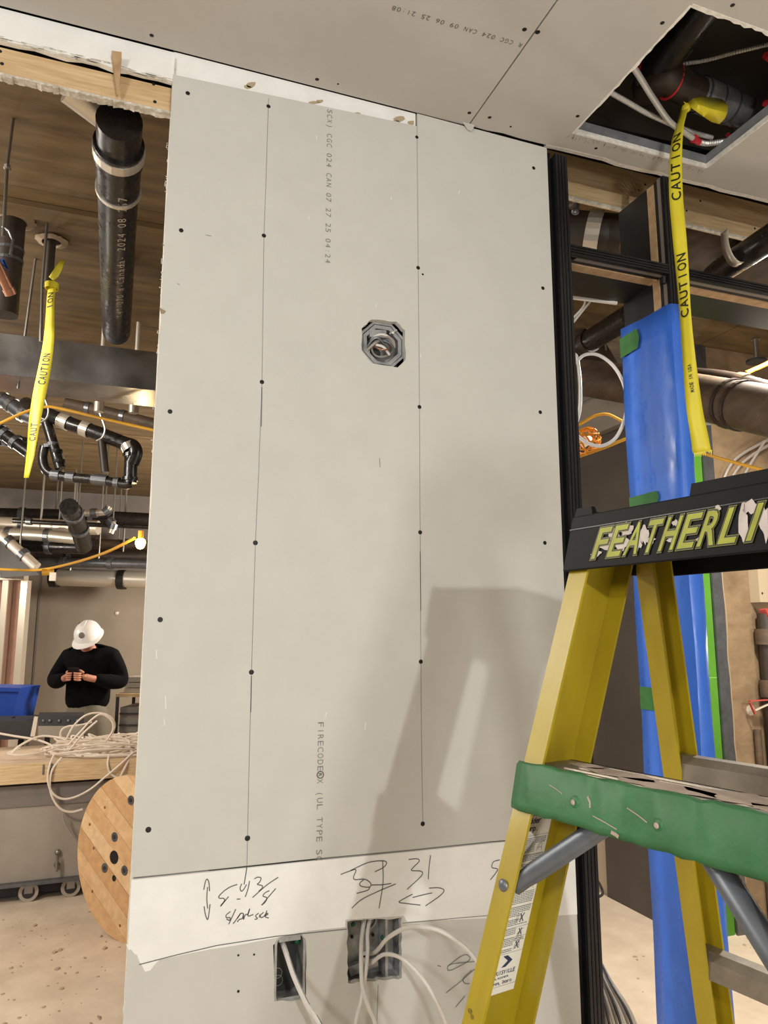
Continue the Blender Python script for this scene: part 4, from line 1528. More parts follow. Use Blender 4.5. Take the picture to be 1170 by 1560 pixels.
wp = thing('waste_pipe_assembly', 'black waste pipe run with elbows and pale bands below the duct', 'pipe', wq(140, 700))
MB().tube([wq(40, 615, 4.6), wq(70, 630), wq(110, 647), wq(150, 660), wq(196, 678)], .042, 16).build('main_run', abs_, wp, smooth=True)
MB().tube(curve([wq(190, 676), wq(202, 680), wq(206, 690), wq(200, 706)], 5), .043, 16).build('elbow', abs_, wp, smooth=True)
MB().tube([wq(200, 690), wq(198, 736)], .038, 16).build('drop_pipe', abs_, wp, smooth=True)
MB().tube(curve([wq(198, 736), wq(190, 738), wq(150, 731), wq(95, 726), wq(72, 718), wq(65, 700), wq(68, 680)], 6), .028, 14).build('trap', abs_, wp, smooth=True)
MB().tube([wq(70, 640), wq(85, 690), wq(92, 714)], .030, 14).build('riser', abs_, wp, smooth=True)
MB().tube([wq(155, 670), wq(160, 720)], .024, 12).build('riser', cast, wp, smooth=True)
for (u, v, u2, v2, r, wd_) in ((86, 637, 110, 647, .044, .06), (121, 650, 140, 657, .044, .05), (192, 672, 202, 690, .044, .04)):
    a, b = wq(u, v), wq(u2, v2)
    MB().ring((a + b) / 2, b - a, r, wd_, .004, 20).build('band', shiny, wp)
for (u, v, w_) in ((85, 724, .05), (108, 727, .05), (152, 731, .09), (178, 735, .03)):
    MB().ring(wq(u, v), wq(u + 10, v + 1) - wq(u, v), .029, w_, .004, 16).build('coupling_band', zinc, wp)
for (u, v) in ((199, 694), (198, 730)):
    MB().ring(wq(u, v), (0, 0, 1), .039, .02, .006, 18).build('hub', abs_, wp)
for (u, v) in ((80, 677), (86, 688), (90, 703), (74, 680)):
    MB().ring(wq(u, v), (.1, 0, -1), .031, .02, .004, 16).build('hub', zinc if v < 685 else abs_, wp)
# hanger loops under the duct
for (u, v, d, lab) in ((152, 668, 4.2, 'thin wire hanger loop round the middle of the waste pipe'), (66, 640, 4.2, 'ring hanger behind the left caution tape')):
    o = MB().tube(curve([rd(u - 4, v - 48, d), rd(u + 4, v - 28, d), rd(u + 8, v - 14, d), rd(u + 4, v - 2, d), rd(u - 5, v + 4, d)]), .006, 6).build('wire_hanger', rodm, smooth=True)
    tag(o, lab, 'hanger')
for (u, v, lab) in ((151, 618, 'pale round fixture under the duct, left of two'), (204, 620, 'pale round fixture under the duct, right of two')):
    p = rd(u, v, 3.9)
    o = MB().tube([p - Vector((0, 0, .035)), p + Vector((0, 0, .02)), p + Vector((0, 0, .022)), Vector((p.x, p.y, DECK))], [.026, .026, .012, .012], 12).build('sprinkler', shiny, smooth=True)
    tag(o, lab, 'sprinkler')
for k, (pts, r, mt, lab) in enumerate((
        ([rd(-20, 600, 4.8), rd(10, 612, 4.8), rd(35, 630, 4.8), rd(60, 640, 4.8)], .05, zinc, 'grey flexible duct bend behind the left tape'),
        ([rd(-20, 640, 4.6), rd(15, 668, 4.6), rd(45, 690, 4.6)], .04, abs_, 'black pipe with pale rings at the left edge below the duct'),
        ([rd(-20, 665, 5.2), rd(20, 672, 5.2), rd(52, 678, 5.2)], .045, abs_, 'short black pipe stub left of the trap'),
        ([rd(100, 615, 4.9), rd(170, 630, 4.9), rd(240, 648, 4.9)], .04, brownpipe, 'dusty brown pipe behind the yellow cord'))):
    cv = curve(pts)
    o = thing('overhead_pipe', lab, 'pipe', pts[1])
    MB().tube(cv, r, 14).build('pipe_run', mt, o, smooth=True)
    for f in (.3, .45, .7):
        i = int(f * (len(cv) - 2))
        MB().ring(cv[i], cv[i + 1] - cv[i], r, .03, .006, 18).build('ring', zinc if k != 0 else steel, o)
# yellow cords
for (pts, lab) in (
        ([rd(-30, 660, 3.6), rd(0, 645, 3.6), rd(40, 627, 3.6), rd(68, 620, 3.6), rd(90, 622, 3.6), rd(150, 636, 3.6), rd(228, 654, 3.6), rd(250, 658, 3.6)], 'yellow extension cord strung just below the duct'),
        ([rd(-20, 866, 6.4), rd(20, 868, 6.4), rd(62, 868, 6.4), rd(110, 858, 5.9), rd(160, 842, 5.5), rd(205, 820, 5.2)], 'yellow cord sagging towards the lit bulb')):
    o = MB().tube(curve(pts), .0075 if 'duct' in lab else .011, 8).build('extension_cord', ywire, smooth=True)
    tag(o, lab, 'cord')
bb_ = rd(214, 826, 5.2)
o = thing('string_light', 'lit bulb glowing at the left edge of the drywall', 'lamp', bb_)
MB().dome(bb_, (0, 0, -1), .036, .05, 14, 5).dome(bb_, (0, 0, 1), .036, .03, 14, 4).build('bulb', bulbm, o, smooth=True)
MB().tube([bb_ + Vector((0, 0, .02)), bb_ + Vector((0, 0, .08))], .02, 10).build('socket', ywire, o, smooth=True)
lamp('string_light_glow', 'POINT', bb_ + Vector((-.06, -.06, -.07)), 4, (1, .78, .45), .05)
j = rd(64, 872, 6.3)
o = thing('cord_connector', 'yellow cord plug hanging by a white end near the far pipe', 'plug', j)
MB().tube([j, j + Vector((.09, 0, .005))], .028, 10).build('plug_body', ywire, o, smooth=True)
MB().box((j.x + .06, j.y - .03, j.z - .07), (j.x + .11, j.y + .03, j.z + .0)).build('plug_end', brightst, o)

# far pipes and ducts
far = [
    ([(-20, 783, 8.0), (115, 786, 8.0), (240, 792, 8.0)], .07, abs_, 'uppermost black pipe across the far ceiling'),
    ([(-20, 797, 7.6), (110, 803, 7.6), (150, 804, 7.6)], .075, brightst, 'pale pipe below the black far pipe'),
    ([(-20, 812, 7.4), (60, 815, 7.4), (115, 820, 7.4)], .06, shiny, 'shiny pipe in the middle of the far pipe rack'),
    ([(20, 793, 7.0), (90, 797, 7.0), (230, 803, 7.0)], .022, abs_, 'thin black line running below the far ceiling'),
    ([(-20, 829, 7.6), (60, 832, 7.6), (130, 834, 7.6)], .07, abs_, 'thick black pipe low in the far rack'),
    ([(-20, 842, 8.2), (80, 846, 8.2), (240, 848, 8.2)], .075, cast, 'dark brown pipe below the thick black far pipe'),
    ([(60, 857, 8.0), (150, 858, 8.0), (240, 860, 8.0)], .05, zinc, 'grey conduit above the far round duct'),
    ([(120, 828, 8.4), (180, 830, 8.4), (240, 832, 8.4)], .06, brownpipe, 'brown pipe right of the tilted black pipe'),
    ([(105, 772, 6.0), (118, 798, 6.4), (128, 832, 6.8)], .075, abs_, 'tilted black pipe dropping through the far pipe rack'),
    ([(2, 815, 6.6), (30, 840, 6.6), (56, 864, 6.6)], .045, brightst, 'pale diagonal strut at the left of the far rack'),
    ([(130, 782, 6.6), (160, 780, 6.6), (168, 772, 6.6)], .03, shiny, 'bright bent conduit near the far ceiling light'),
    ([(166, 792, 6.6), (172, 800, 6.6), (168, 812, 6.6)], .03, shiny, 'short bright pipe drop near the far ceiling'),
]
for (pts, r, mt, lab) in far:
    P = [rd(*p) for p in pts]
    o = thing('overhead_pipe', lab, 'pipe', P[1])
    cv = curve(P, 5)
    MB().tube(cv, r, 12).build('pipe_run', mt, o, smooth=True)
    for f in (.25, .7):
        i = int(f * (len(cv) - 2))
        MB().ring(cv[i], cv[i + 1] - cv[i], r, .05, .012, 14).build('hub', zinc, o)
    MB().tube([P[1], Vector((P[1].x, P[1].y, DECK))], .008, 6).build('hanger_rod', rodm, o)
a, b = rd(82, 879, 8.2), rd(250, 884, 8.2)
o = thing('round_duct', 'long silver round duct at the top of the far grey wall', 'duct', a)
MB().tube([a, b], .095, 18).build('duct_body', shiny, o, smooth=True)
for u in (84, 186):
    p = rd(u, 880 + (u - 82) * .03, 8.2)
    MB().ring(p, b - a, .096, .08, .012, 20).build('dark_band', abs_, o)
for (u, v, lab) in ((106, 862, 'rod hanger at the middle of the far round duct'), (186, 846, 'rod hanger at the right of the far round duct')):
    p = rd(u, v + 18, 8.15)
    o = MB().tube([p, Vector((p.x, p.y, DECK))], .012, 6).build('hanger_rod', rodm)
    tag(o, lab, 'rod')
t = thing('duct_boot', 'dark angled duct piece at the left end of the far rack', 'duct', rd(10, 860, 7.2))
MB().hexa([rd(0, 880, 7.2), rd(60, 876, 7.2), rd(60, 876, 7.6), rd(0, 880, 7.6), rd(0, 822, 7.2), rd(12, 818, 7.2), rd(12, 818, 7.6), rd(0, 822, 7.6)]).build('boot', cast, t)
# far wall and side framing
YF = 9.6
fw = MB().box((-6, YF, 0), (8, YF + .1, DECK)).build('wall_back', greywall, kind='structure')
MB().box((-6, YF - .02, 2.32), (8, YF - .0, DECK)).build('bulkhead_board', papergrey, fw)
p = rd(62, 980, 8.4)
MB().box((p.x - .09, YF - .012, 0), (p.x - .07, YF, 2.3)).build('panel_joint', papergrey, fw)
fa_ = rd(180, 934, 9.9)
MB().dome((ry(178, 934, YF).x, YF - .002, ry(178, 934, YF).z), (0, -1, 0), .03, .02).build('wall_knob', brightst, fw)
sf = thing('stud_partition', 'open metal stud partition with pinkish insulation at the far left', 'partition', rd(10, 1000, 7.6) * 1)
sd = 7.6
for (u0, u1, ub0, ub1) in ((4, 13, -3, 4), (32, 42, 24, 31)):
    a0, a1 = rd(u0, 884, sd), rd(u1, 884, sd)
    zz = a0.z
    wv = Vector((a1.x - a0.x, a1.y - a0.y, 0))
    for kx in (0,):
        b0 = Vector((a0.x, a0.y, 0))
        MB().hexa([b0, b0 + wv, b0 + wv + Vector((.03, .1, 0)), b0 + Vector((.03, .1, 0)), a0, a0 + wv, a0 + wv + Vector((.03, .1, 0)), a0 + Vector((.03, .1, 0))]).build('stud', brightst, sf)
a0, a1 = rd(-80, 884, sd + .15), rd(36, 884, sd + .15)
b0, b1 = Vector((a0.x, a0.y, 0)), Vector((a1.x, a1.y, 0))
dv = Vector((SA, CA, 0)) * .05
MB().hexa([b0, b1, b1 + dv, b0 + dv, a0, a1, a1 + dv, a0 + dv]).build('insulation', pinkins, sf)
a0, a1 = rd(-80, 880, sd), rd(40, 880, sd)
MB().bar(a0, a1, .1, .05).build('top_track', brightst, sf)

# ------------------------------------------------------------------ person
PD = 6.6
pc = rd(133, 1075, PD)
PX, PY = pc.x, pc.y
RV, FV = Vector((CA, -SA, 0)), Vector((SA, CA, 0))   # image right, away


def bod(x, y, z):
    """x image right, y towards the camera, z up (metres, about the hip point)"""
    return Vector((PX, PY, 0)) + RV * x - FV * y + Vector((0, 0, z))


per = thing('person', 'person in white hard hat and black jacket looking down at a phone', 'person', (PX, PY, 0))


def skinmesh(name, mat, verts, edges, radii, parent, root=0, sub=2):
    me = bpy.data.meshes.new(name)
    off = wloc(parent)
    me.from_pydata([bod(*v) - off for v in verts], edges, [])
    o = bpy.data.objects.new(name, me)
    C.objects.link(o)
    m = o.modifiers.new('skin', 'SKIN')
    m.use_smooth_shade = True
    for i, sv in enumerate(me.skin_vertices[0].data):
        r = radii[i]
        sv.radius = r if isinstance(r, tuple) else (r, r)
        sv.use_root = (i == root)
    s2 = o.modifiers.new('sub', 'SUBSURF')
    s2.levels = sub
    s2.render_levels = sub
    dg = bpy.context.evaluated_depsgraph_get()
    ev = o.evaluated_get(dg)
    nm = bpy.data.meshes.new_from_object(ev)
    nm.name = name
    bpy.data.objects.remove(o)
    nm.materials.clear()
    nm.materials.append(mat)
    nm.polygons.foreach_set('use_smooth', [True] * len(nm.polygons))
    ob = bpy.data.objects.new(name, nm)
    C.objects.link(ob)
    ob.parent = parent
    return ob


# bare body: head, neck, arms to the hands, legs (one continuous figure)
V = [(0, 0, .93), (0, .0, 1.10), (0, .0, 1.26), (0, .02, 1.39), (0, .06, 1.455), (0, .10, 1.52), (0, .085, 1.60),
     (-.19, .0, 1.375), (-.275, .02, 1.16), (-.10, .25, 1.205), (-.055, .30, 1.225),
     (.19, .0, 1.375), (.285, .02, 1.155), (.12, .25, 1.20), (.065, .30, 1.22),
     (-.10, 0, .88), (-.12, .03, .48), (-.13, 0, .09), (-.13, .13, .05),
     (.10, 0, .88), (.12, .03, .48), (.13, 0, .09), (.13, .13, .05)]
E = [(0, 1), (1, 2), (2, 3), (3, 4), (4, 5), (5, 6), (3, 7), (7, 8), (8, 9), (9, 10), (3, 11), (11, 12), (12, 13), (13, 14), (0, 15), (15, 16), (16, 17), (17, 18), (0, 19), (19, 20), (20, 21), (21, 22)]
R = [(.11, .08), (.10, .07), (.11, .075), (.07, .055), .048, .070, .082, .045, .035, .030, .030, .045, .035, .030, .030, .085, .06, .045, .045, .085, .06, .045, .045]
body = skinmesh('body', skin, V, E, R, per)
# face
t = MB()
t.dome(bod(0, .185, 1.515), bod(0, 1, .0) - bod(0, 0, .25), .012, .018, 8, 3)
t.build('nose', skin, per, smooth=True)
t = MB()
for s in (-1, 1):
    t.dome(bod(s * .028, .172, 1.545), bod(0, 1, 0) - bod(0, 0, .2), .009, .004, 8, 3)
t.build('eyes', hairm, per)
t = MB().bar(bod(-.022, .178, 1.478), bod(.022, .178, 1.478), .006, .006)
t.build('mouth', redtag, per)
t = MB()
for s in (-1, 1):
    t.dome(bod(s * .078, .08, 1.54), RV * s, .026, .014, 8, 3)
t.build('ears', skin, per)
MB().dome(bod(0, .05, 1.55), Vector((FV.x * .6, FV.y * .6, .5)), .090, .07, 14, 5).build('hair', hairm, per, smooth=True)
# clothing
V = [(0, 0, .90), (0, .0, 1.06), (0, .0, 1.24), (0, .01, 1.375), (0, .055, 1.445),
     (-.185, .0, 1.365), (-.245, .0, 1.27), (-.295, .02, 1.16), (-.20, .14, 1.175), (-.115, .235, 1.205),
     (.19, .0, 1.365), (.25, .0, 1.27), (.305, .02, 1.155), (.21, .14, 1.17), (.13, .235, 1.20)]
E = [(0, 1), (1, 2), (2, 3), (3, 4), (3, 5), (5, 6), (6, 7), (7, 8), (8, 9), (3, 10), (10, 11), (11, 12), (12, 13), (13, 14)]
R = [(.205, .15), (.195, .14), (.20, .14), (.15, .12), (.082, .082), .090, .078, .074, .066, .046, .090, .078, .074, .066, .046]
skinmesh('jacket', jacket, V, E, R, per)
V = [(0, 0, .92), (-.10, .0, .82), (-.12, .03, .50), (-.13, .0, .13), (.10, .0, .82), (.12, .03, .50), (.13, .0, .13), (0, 0, 1.02)]
skinmesh('trousers', trouser, V, [(0, 1), (1, 2), (2, 3), (0, 4), (4, 5), (5, 6), (0, 7)], [(.155, .125), .110, .088, .078, .110, .088, .078, (.15, .12)], per)
for s in (-1, 1):
    skinmesh('boot', bootm, [(s * .13, -.04, .06), (s * .13, .02, .055), (s * .13, .15, .04)], [(0, 1), (1, 2)], [.055, .055, .042], per, sub=1)
# hands: palm and five bent fingers each, closed round the phone
for s in (-1, 1):
    V = [(s * .085, .285, 1.215), (s * .055, .315, 1.225)]
    E = [(0, 1)]
    R = [(.040, .024), (.042, .020)]
    hb = skinmesh('palm', skin, V, E, R, per, sub=1)
    for k in range(4):
        l = (.9, 1.05, 1.0, .8)[k]
        zz = 1.245 - k * .017
        skinmesh('finger', skin, [(s * .060, .322, zz), (s * .045, .350 + .008 * l, zz), (s * (.024 - .01 * l), .356, zz + .004), (s * (.006 + .004 * k), .345, zz + .006)], [(0, 1), (1, 2), (2, 3)], [.010, .0095, .009, .008], per, sub=1)
    skinmesh('thumb', skin, [(s * .075, .305, 1.245), (s * .05, .315, 1.268), (s * .022, .318, 1.272)], [(0, 1), (1, 2)], [.012, .011, .009], per, sub=1)
ph = MB().bar(bod(-.045, .334, 1.258), bod(.045, .334, 1.258), .012, .075, bod(0, .5, 1) - bod(0, 0, 0)).build('phone', phone)
tag(ph, 'dark phone held in both hands of the person in the hard hat', 'phone')
# hard hat, tipped forward
hc = bod(.002, .085, 1.555)
hx = thing('hard_hat', 'white hard hat with a dark sticker worn tipped forward', 'hard hat', hc)
up = (Vector((0, 0, 1)) - FV * .62 - RV * .16).normalized()
upn = up
fwd = (-FV - up * (-FV).dot(up)).normalized()
sid = up.cross(fwd)
t = MB()
vs = []
n, m = 24, 7
for j_ in range(m):
    tt = j_ / m * PI / 2
    for k in range(n):
        an = 2 * PI * k / n
        vs.append(hc + (sid * math.cos(an) * .112 + fwd * math.sin(an) * .138) * math.cos(tt) ** .8 + up * .125 * math.sin(tt))
vs.append(hc + up * .125)
f = [(j_ * n + k, j_ * n + (k + 1) % n, (j_ + 1) * n + (k + 1) % n, (j_ + 1) * n + k) for j_ in range(m - 1) for k in range(n)] + [((m - 1) * n + k, (m - 1) * n + (k + 1) % n, m * n) for k in range(n)]
t.add(vs, f)
t.build('shell', helmet, hx, smooth=True)
t = MB()
vs = []
for k in range(n):
    an = 2 * PI * k / n
    ext = .014 + .045 * max(0, math.sin(an)) ** 2
    d = sid * math.cos(an) + fwd * math.sin(an)
    c = hc + sid * math.cos(an) * .112 + fwd * math.sin(an) * .138
    vs += [c, c + d * ext - up * .012, c + d * ext - up * .016, c - up * .006]
t.add(vs, [(4 * k + j_, 4 * k + (j_ + 1) % 4, 4 * ((k + 1) % n) + (j_ + 1) % 4, 4 * ((k + 1) % n) + j_) for k in range(n) for j_ in range(4)])
t.build('brim', helmet, hx, smooth=True)
MB().bar(hc + up * .124 - fwd * .04, hc + up * .124 + fwd * .04, .03, .008, up).build('ridge', helmet, hx)
MB().dome(hc + fwd * .122 + up * .075, (fwd * .85 + up * .5), .026, .008, 10, 2).build('sticker', logo, hx)
MB().dome(hc + up * .112 - fwd * .03 - sid * .055, (up - sid * .6), .018, .012, 10, 2).build('vent_tab', logo, hx)

# ------------------------------------------------------------------ cart with lumber bench top, cables on it
CY = 5.10
BT = None
pa, pb = rz(0, 1383, 0), rz(125, 1368, 0)
# the bench front runs roughly along the wall
cv_ = Vector((pb.x - pa.x, pb.y - pa.y, 0)).normalized()
BD = rd(100, 1175, 4.55)


def bench(u, v, d=4.55):
    return rd(u, v, d)


# front face plane through two floor points
def onfront(u, v, back=0.):
    n_ = Vector((-cv_.y, cv_.x, 0))
    r = ray(u, v)
    base = pa + n_ * (back - .0)
    k = (base - O).dot(n_) / r.dot(n_)
    return O + r * k


nB = Vector((-cv_.y, cv_.x, 0))
crt = thing('rolling_cart', 'grey rolling cart on casters supporting a lumber-edged bench top', 'cart', (pa.x + .3, pa.y + .3, 0))
z_top, z_bot = onfront(100, 1160).z, onfront(100, 1189).z
z_cb, z_ct = onfront(60, 1346).z, z_bot - .02
e0, e1 = pa - cv_ * 1.6, pa + cv_ * 1.15


def cbox(a, b, y0, y1, z0, z1):
    p = [a + nB * y0, b + nB * y0, b + nB * y1, a + nB * y1]
    return [Vector((q.x, q.y, z0)) for q in p] + [Vector((q.x, q.y, z1)) for q in p]


MB().hexa(cbox(e0, e1, .04, .75, z_cb, z_ct)).build('cart_body', cartm, crt)
MB().hexa(cbox(e0, e1, .0, .04, z_cb - .008, z_cb + .012)).build('cart_lip', zinc, crt)
MB().hexa(cbox(e0, e1, .03, .05, z_ct - .12, z_ct)).build('dark_band', papergrey, crt)
MB().hexa(cbox(e0, e1, .12, .75, .02, z_cb - .001)).build('lower_tray', traym, crt)
for (u, v) in ((43, 1366), (107, 1362)):
    p = onfront(u, v, .06)
    o = MB().tube([Vector((p.x, p.y, .055)) - nB * .018, Vector((p.x, p.y, .055)) + nB * .018], .055, 18).build('caster_wheel', M('caster_rubber', (170, 158, 142), .6), crt)
    MB().disc(Vector((p.x, p.y, .055)) - nB * .0185, -nB, .036, .001, 16).build('wheel_hub', traym, o)
    MB().bar(Vector((p.x, p.y, .05)) - nB * .026, Vector((p.x, p.y, z_cb + .004)) - nB * .026, .045, .006, nB).build('caster_fork', steel, crt)
p = onfront(87, 1312, .03)
t = MB()
t.tube([p - nB * .03 + Vector((0, 0, .04)), p - nB * .03 - Vector((0, 0, .05))], .008, 8)
t.dome(p + Vector((0, 0, .05)), -nB, .018, .014).dome(p - Vector((0, 0, .02)), -nB, .018, .014)
t.build('latch', steel, crt)
bt = thing('bench_top', 'wooden bench top with a thick yellow lumber edge under the tangled cables', 'bench', (pa.x + .3, pa.y + .3, z_bot))
MB().hexa(cbox(e0, e1, -.02, .02, z_bot, z_top)).build('edge_board', wood, bt)
MB().hexa(cbox(e0, e1, .02, .80, z_top - .025, z_top)).build('top_sheet', M('bench_board', (206, 184, 158), .8, noise=(6, .3, .7), rgb2=(188, 164, 138)), bt)
t = MB()
for (u, v, s) in ((66, 1174, 'IZ'),):
    p = onfront(60, 1180, -.022)
    text(t, s, lambda x, y, d: p + cv_ * x + Vector((0, 0, y)) - nB * .002, .04, .06, .03, off=.03)
t.build('stencil_mark', inkd, bt, fix=False)
# cable heap
random.seed(21)


def topp(u, v):
    return rz(u, v, z_top + .008)


cp = thing('cable_heap', 'large heap of tangled pale cables spread over the bench top', 'cable', topp(140, 1140))
cc_ = topp(152, 1135)
t_all = []
for k in range(26):
    c = topp(random.uniform(128, 185), random.uniform(1124, 1150))
    r1, r2 = random.uniform(.13, .32), random.uniform(.09, .22)
    ph_ = random.uniform(0, 6.28)
    rot = random.uniform(-.4, .4)
    zo = random.uniform(.006, .07)
    pts = []
    for i in range(30):
        an = ph_ + 2 * PI * i / 30 * 1.02
        x, y = r1 * math.cos(an), r2 * math.sin(an)
        p = c + cv_ * (x * math.cos(rot) - y * math.sin(rot)) + nB * (x * math.sin(rot) + y * math.cos(rot))
        # keep on the bench
        dd = (p - pa).dot(nB)
        if dd < .0:
            p = p - nB * dd
        if dd > .74:
            p = p - nB * (dd - .74)
        pts.append(Vector((p.x, p.y, z_top + .008 + zo * (.55 + .45 * math.sin(an * 2 + k)))))
    MB().tube(pts, .0065, 6).build('cable_loop', wcable2, cp, smooth=True)


def bq(u, v, back):
    return onfront(u, v, back)


loops = [
    ([bq(100, 1128, .2), bq(112, 1106, .2), bq(130, 1090, .2), bq(150, 1086, .2), bq(168, 1092, .2), bq(175, 1104, .2), bq(170, 1118, .2), bq(160, 1130, .2)]),
    ([bq(104, 1135, .15), bq(125, 1112, .15), bq(140, 1096, .15), bq(155, 1088, .15), bq(170, 1098, .15), bq(172, 1112, .15), bq(164, 1126, .15)]),
    ([bq(92, 1126, .3), bq(93, 1114, .3), bq(102, 1107, .3), bq(125, 1104, .3), bq(140, 1100, .3)]),
    ([bq(108, 1140, .12), bq(128, 1116, .12), bq(148, 1098, .12)]),
    ([bq(14, 1150, .1), bq(30, 1136, .2), bq(60, 1122, .3), bq(90, 1124, .3), bq(110, 1132, .2)]),
    ([bq(-20, 1114, .5), bq(20, 1121, .4), bq(60, 1128, .3), bq(80, 1140, .2), bq(40, 1150, .1), bq(12, 1148, .1), bq(30, 1140, .2)]),
    ([bq(82, 1150, .0), bq(75, 1168, -.035), bq(73, 1190, -.04), bq(80, 1208, -.04), bq(95, 1217, -.04), bq(115, 1214, -.04), bq(138, 1202, -.04), bq(160, 1184, -.04), bq(186, 1162, -.035), bq(203, 1146, .0)]),
    ([bq(94, 1154, .0), bq(80, 1172, -.03), bq(76, 1195, -.035), bq(80, 1215, -.035), bq(92, 1232, -.035), bq(108, 1237, -.035), bq(126, 1233, -.035)]),
    ([bq(166, 1150, .0), bq(164, 1164, -.03), bq(168, 1178, -.035), bq(180, 1186, -.035)]),
    ([bq(200, 1150, .0), bq(190, 1170, -.035), bq(182, 1186, -.035)]),
]
for P in loops:
    MB().tube(curve(P, 6), .0068, 6).build('cable_loop', wcable2, cp, smooth=True)
o = MB().tube(curve([bq(96, 1240, -.025), bq(98, 1252, -.025), bq(108, 1270, -.025), bq(118, 1284, -.03)], 5), .006, 6).build('loose_cable', gcable, smooth=True)
tag(o, 'thin grey cable drooping against the cart beside the reel', 'cable')
# dark tray, white block, blue bin on things behind
z_t2 = z_top
o = thing('tool_tray', 'dark open tray with grey front standing behind the cable heap', 'tray', bq(90, 1118, .7))
a, b = bq(58, 1122, .78), bq(128, 1122, .78)
ah, bh = bq(58, 1090, .78), bq(128, 1090, .78)
mh, nh = bq(58, 1106, .78), bq(128, 1106, .78)
MB().hexa([a, b, b + nB * .03, a + nB * .03, mh, nh, nh + nB * .03, mh + nB * .03]).build('front_panel', cartm, o)
MB().hexa([mh + nB * .005, nh + nB * .005, nh + nB * .25, mh + nB * .25, ah + nB * .02, bh + nB * .02, bh + nB * .25, ah + nB * .25]).build('tray_body', traym, o)
t = MB()
for u in (66, 76, 90, 104, 118):
    t.dome(bq(u, 1098, .785), -nB, .014, .01, 8, 2)
t.build('bits', zinc, o, kind='stuff')
o = MB().hexa([bq(46, 1122, .8), bq(53, 1122, .8), bq(53, 1122, .8) + nB * .05, bq(46, 1122, .8) + nB * .05, bq(52, 1092, .8), bq(58, 1092, .8), bq(58, 1092, .8) + nB * .05, bq(52, 1092, .8) + nB * .05]).build('leaning_board', brightst)
tag(o, 'narrow white leaning panel left of the dark tray', 'panel')
o = MB().hexa([bq(-40, 1128, .85), bq(46, 1126, .85), bq(46, 1126, .85) + nB * .4, bq(-40, 1128, .85) + nB * .4, bq(-40, 1100, .85), bq(52, 1098, .85), bq(52, 1098, .85) + nB * .4, bq(-40, 1100, .85) + nB * .4]).build('tool_case', traym)
tag(o, 'flat dark tool case below the blue bin at the left edge', 'case')
p = [rd(-50, 1100, 5.9), rd(18, 1100, 5.9), rd(-50, 1046, 5.9), rd(30, 1048, 5.9)]
fb_ = FV * .35
o = thing('blue_bin', 'blue plastic bin at the left edge behind the bench', 'bin', p[0])
MB().hexa([p[0], p[1], p[1] + fb_, p[0] + fb_, p[2], p[3], p[3] + fb_, p[2] + fb_]).build('bin_body', bluebin, o)
MB().bar(rd(-50, 1049, 5.88), rd(32, 1051, 5.88), .03, .03).build('bin_rim', bluebin, o)
o = MB().hexa([rd(0, 1106, 5.6), rd(28, 1100, 5.6), rd(28, 1100, 5.7), rd(0, 1106, 5.7), rd(0, 1103, 5.6), rd(22, 1091, 5.6), rd(22, 1091, 5.7), rd(0, 1103, 5.7)]).build('wedge', blackdeep)
tag(o, 'small black wedge in front of the blue bin', 'wedge')
tb = thing('support_table', 'plain dark table carrying the blue bin behind the bench', 'table', rd(0, 1110, 6.0))
a, b = rd(-60, 1104, 5.85), rd(34, 1103, 5.85)
MB().hexa([a, b, b + fb_ * 1.4, a + fb_ * 1.4, a + Vector((0, 0, .02)), b + Vector((0, 0, .02)), b + fb_ * 1.4 + Vector((0, 0, .02)), a + fb_ * 1.4 + Vector((0, 0, .02))]).build('table_top', traym, tb)
for q in (a, b, a + fb_ * 1.3, b + fb_ * 1.3):
    MB().box((q.x - .02, q.y - .02, 0), (q.x + .02, q.y + .02, a.z + .001)).build('leg', traym, tb)
# shelf with bins beside the wall edge
zsh = rd(190, 1062, 7.0).z
o = thing('shelf_cart', 'wooden shelf cart with grey drawers between the person and the drywall edge', 'cart', rd(195, 1090, 7.0))
a, b = rd(176, 1062, 7.0), rd(225, 1062, 7.0)
MB().hexa([Vector((q.x, q.y, z)) for z in (zsh, zsh + .03) for q in (a, b, b + FV * .5, a + FV * .5)]).build('shelf_board', wood, o)
MB().hexa([Vector((q.x, q.y, z)) for z in (0.03, zsh - .09) for q in (a + RV * .05, b, b + FV * .45, a + RV * .05 + FV * .45)]).build('drawer_body', papergrey, o)
for k in range(4):
    z = zsh - .14 - k * .10
    MB().hexa([Vector((q.x, q.y, zz)) for zz in (z - .012, z) for q in (a + RV * .05 - FV * .02, b - FV * .02, b, a + RV * .05)]).build('drawer_edge', traym, o)
for q in (a + RV * .02, b - RV * .02, a + FV * .45 + RV * .02, b + FV * .45 - RV * .02):
    MB().box((q.x - .015, q.y - .015, 0), (q.x + .015, q.y + .015, zsh + .001)).build('leg', traym, o)
o = thing('clear_bins', 'stack of clear plastic bins on the wooden shelf near the drywall edge', 'bin', rd(200, 1055, 7.1))
for k in range(3):
    z = zsh + .032 + k * .05
    MB().hexa([Vector((q.x, q.y, zz)) for zz in (z, z + .044) for q in (a + RV * .06 + FV * .05, b + FV * .05, b + FV * .35, a + RV * .06 + FV * .35)]).build('bin', binclear, o)

# ------------------------------------------------------------------ cable reel
sp = rz(184, 1437, 0)
sd_ = sp.x * SA + sp.y * CA
zc_ = rd(176, 1306, sd_).z
Rr = zc_ - .004
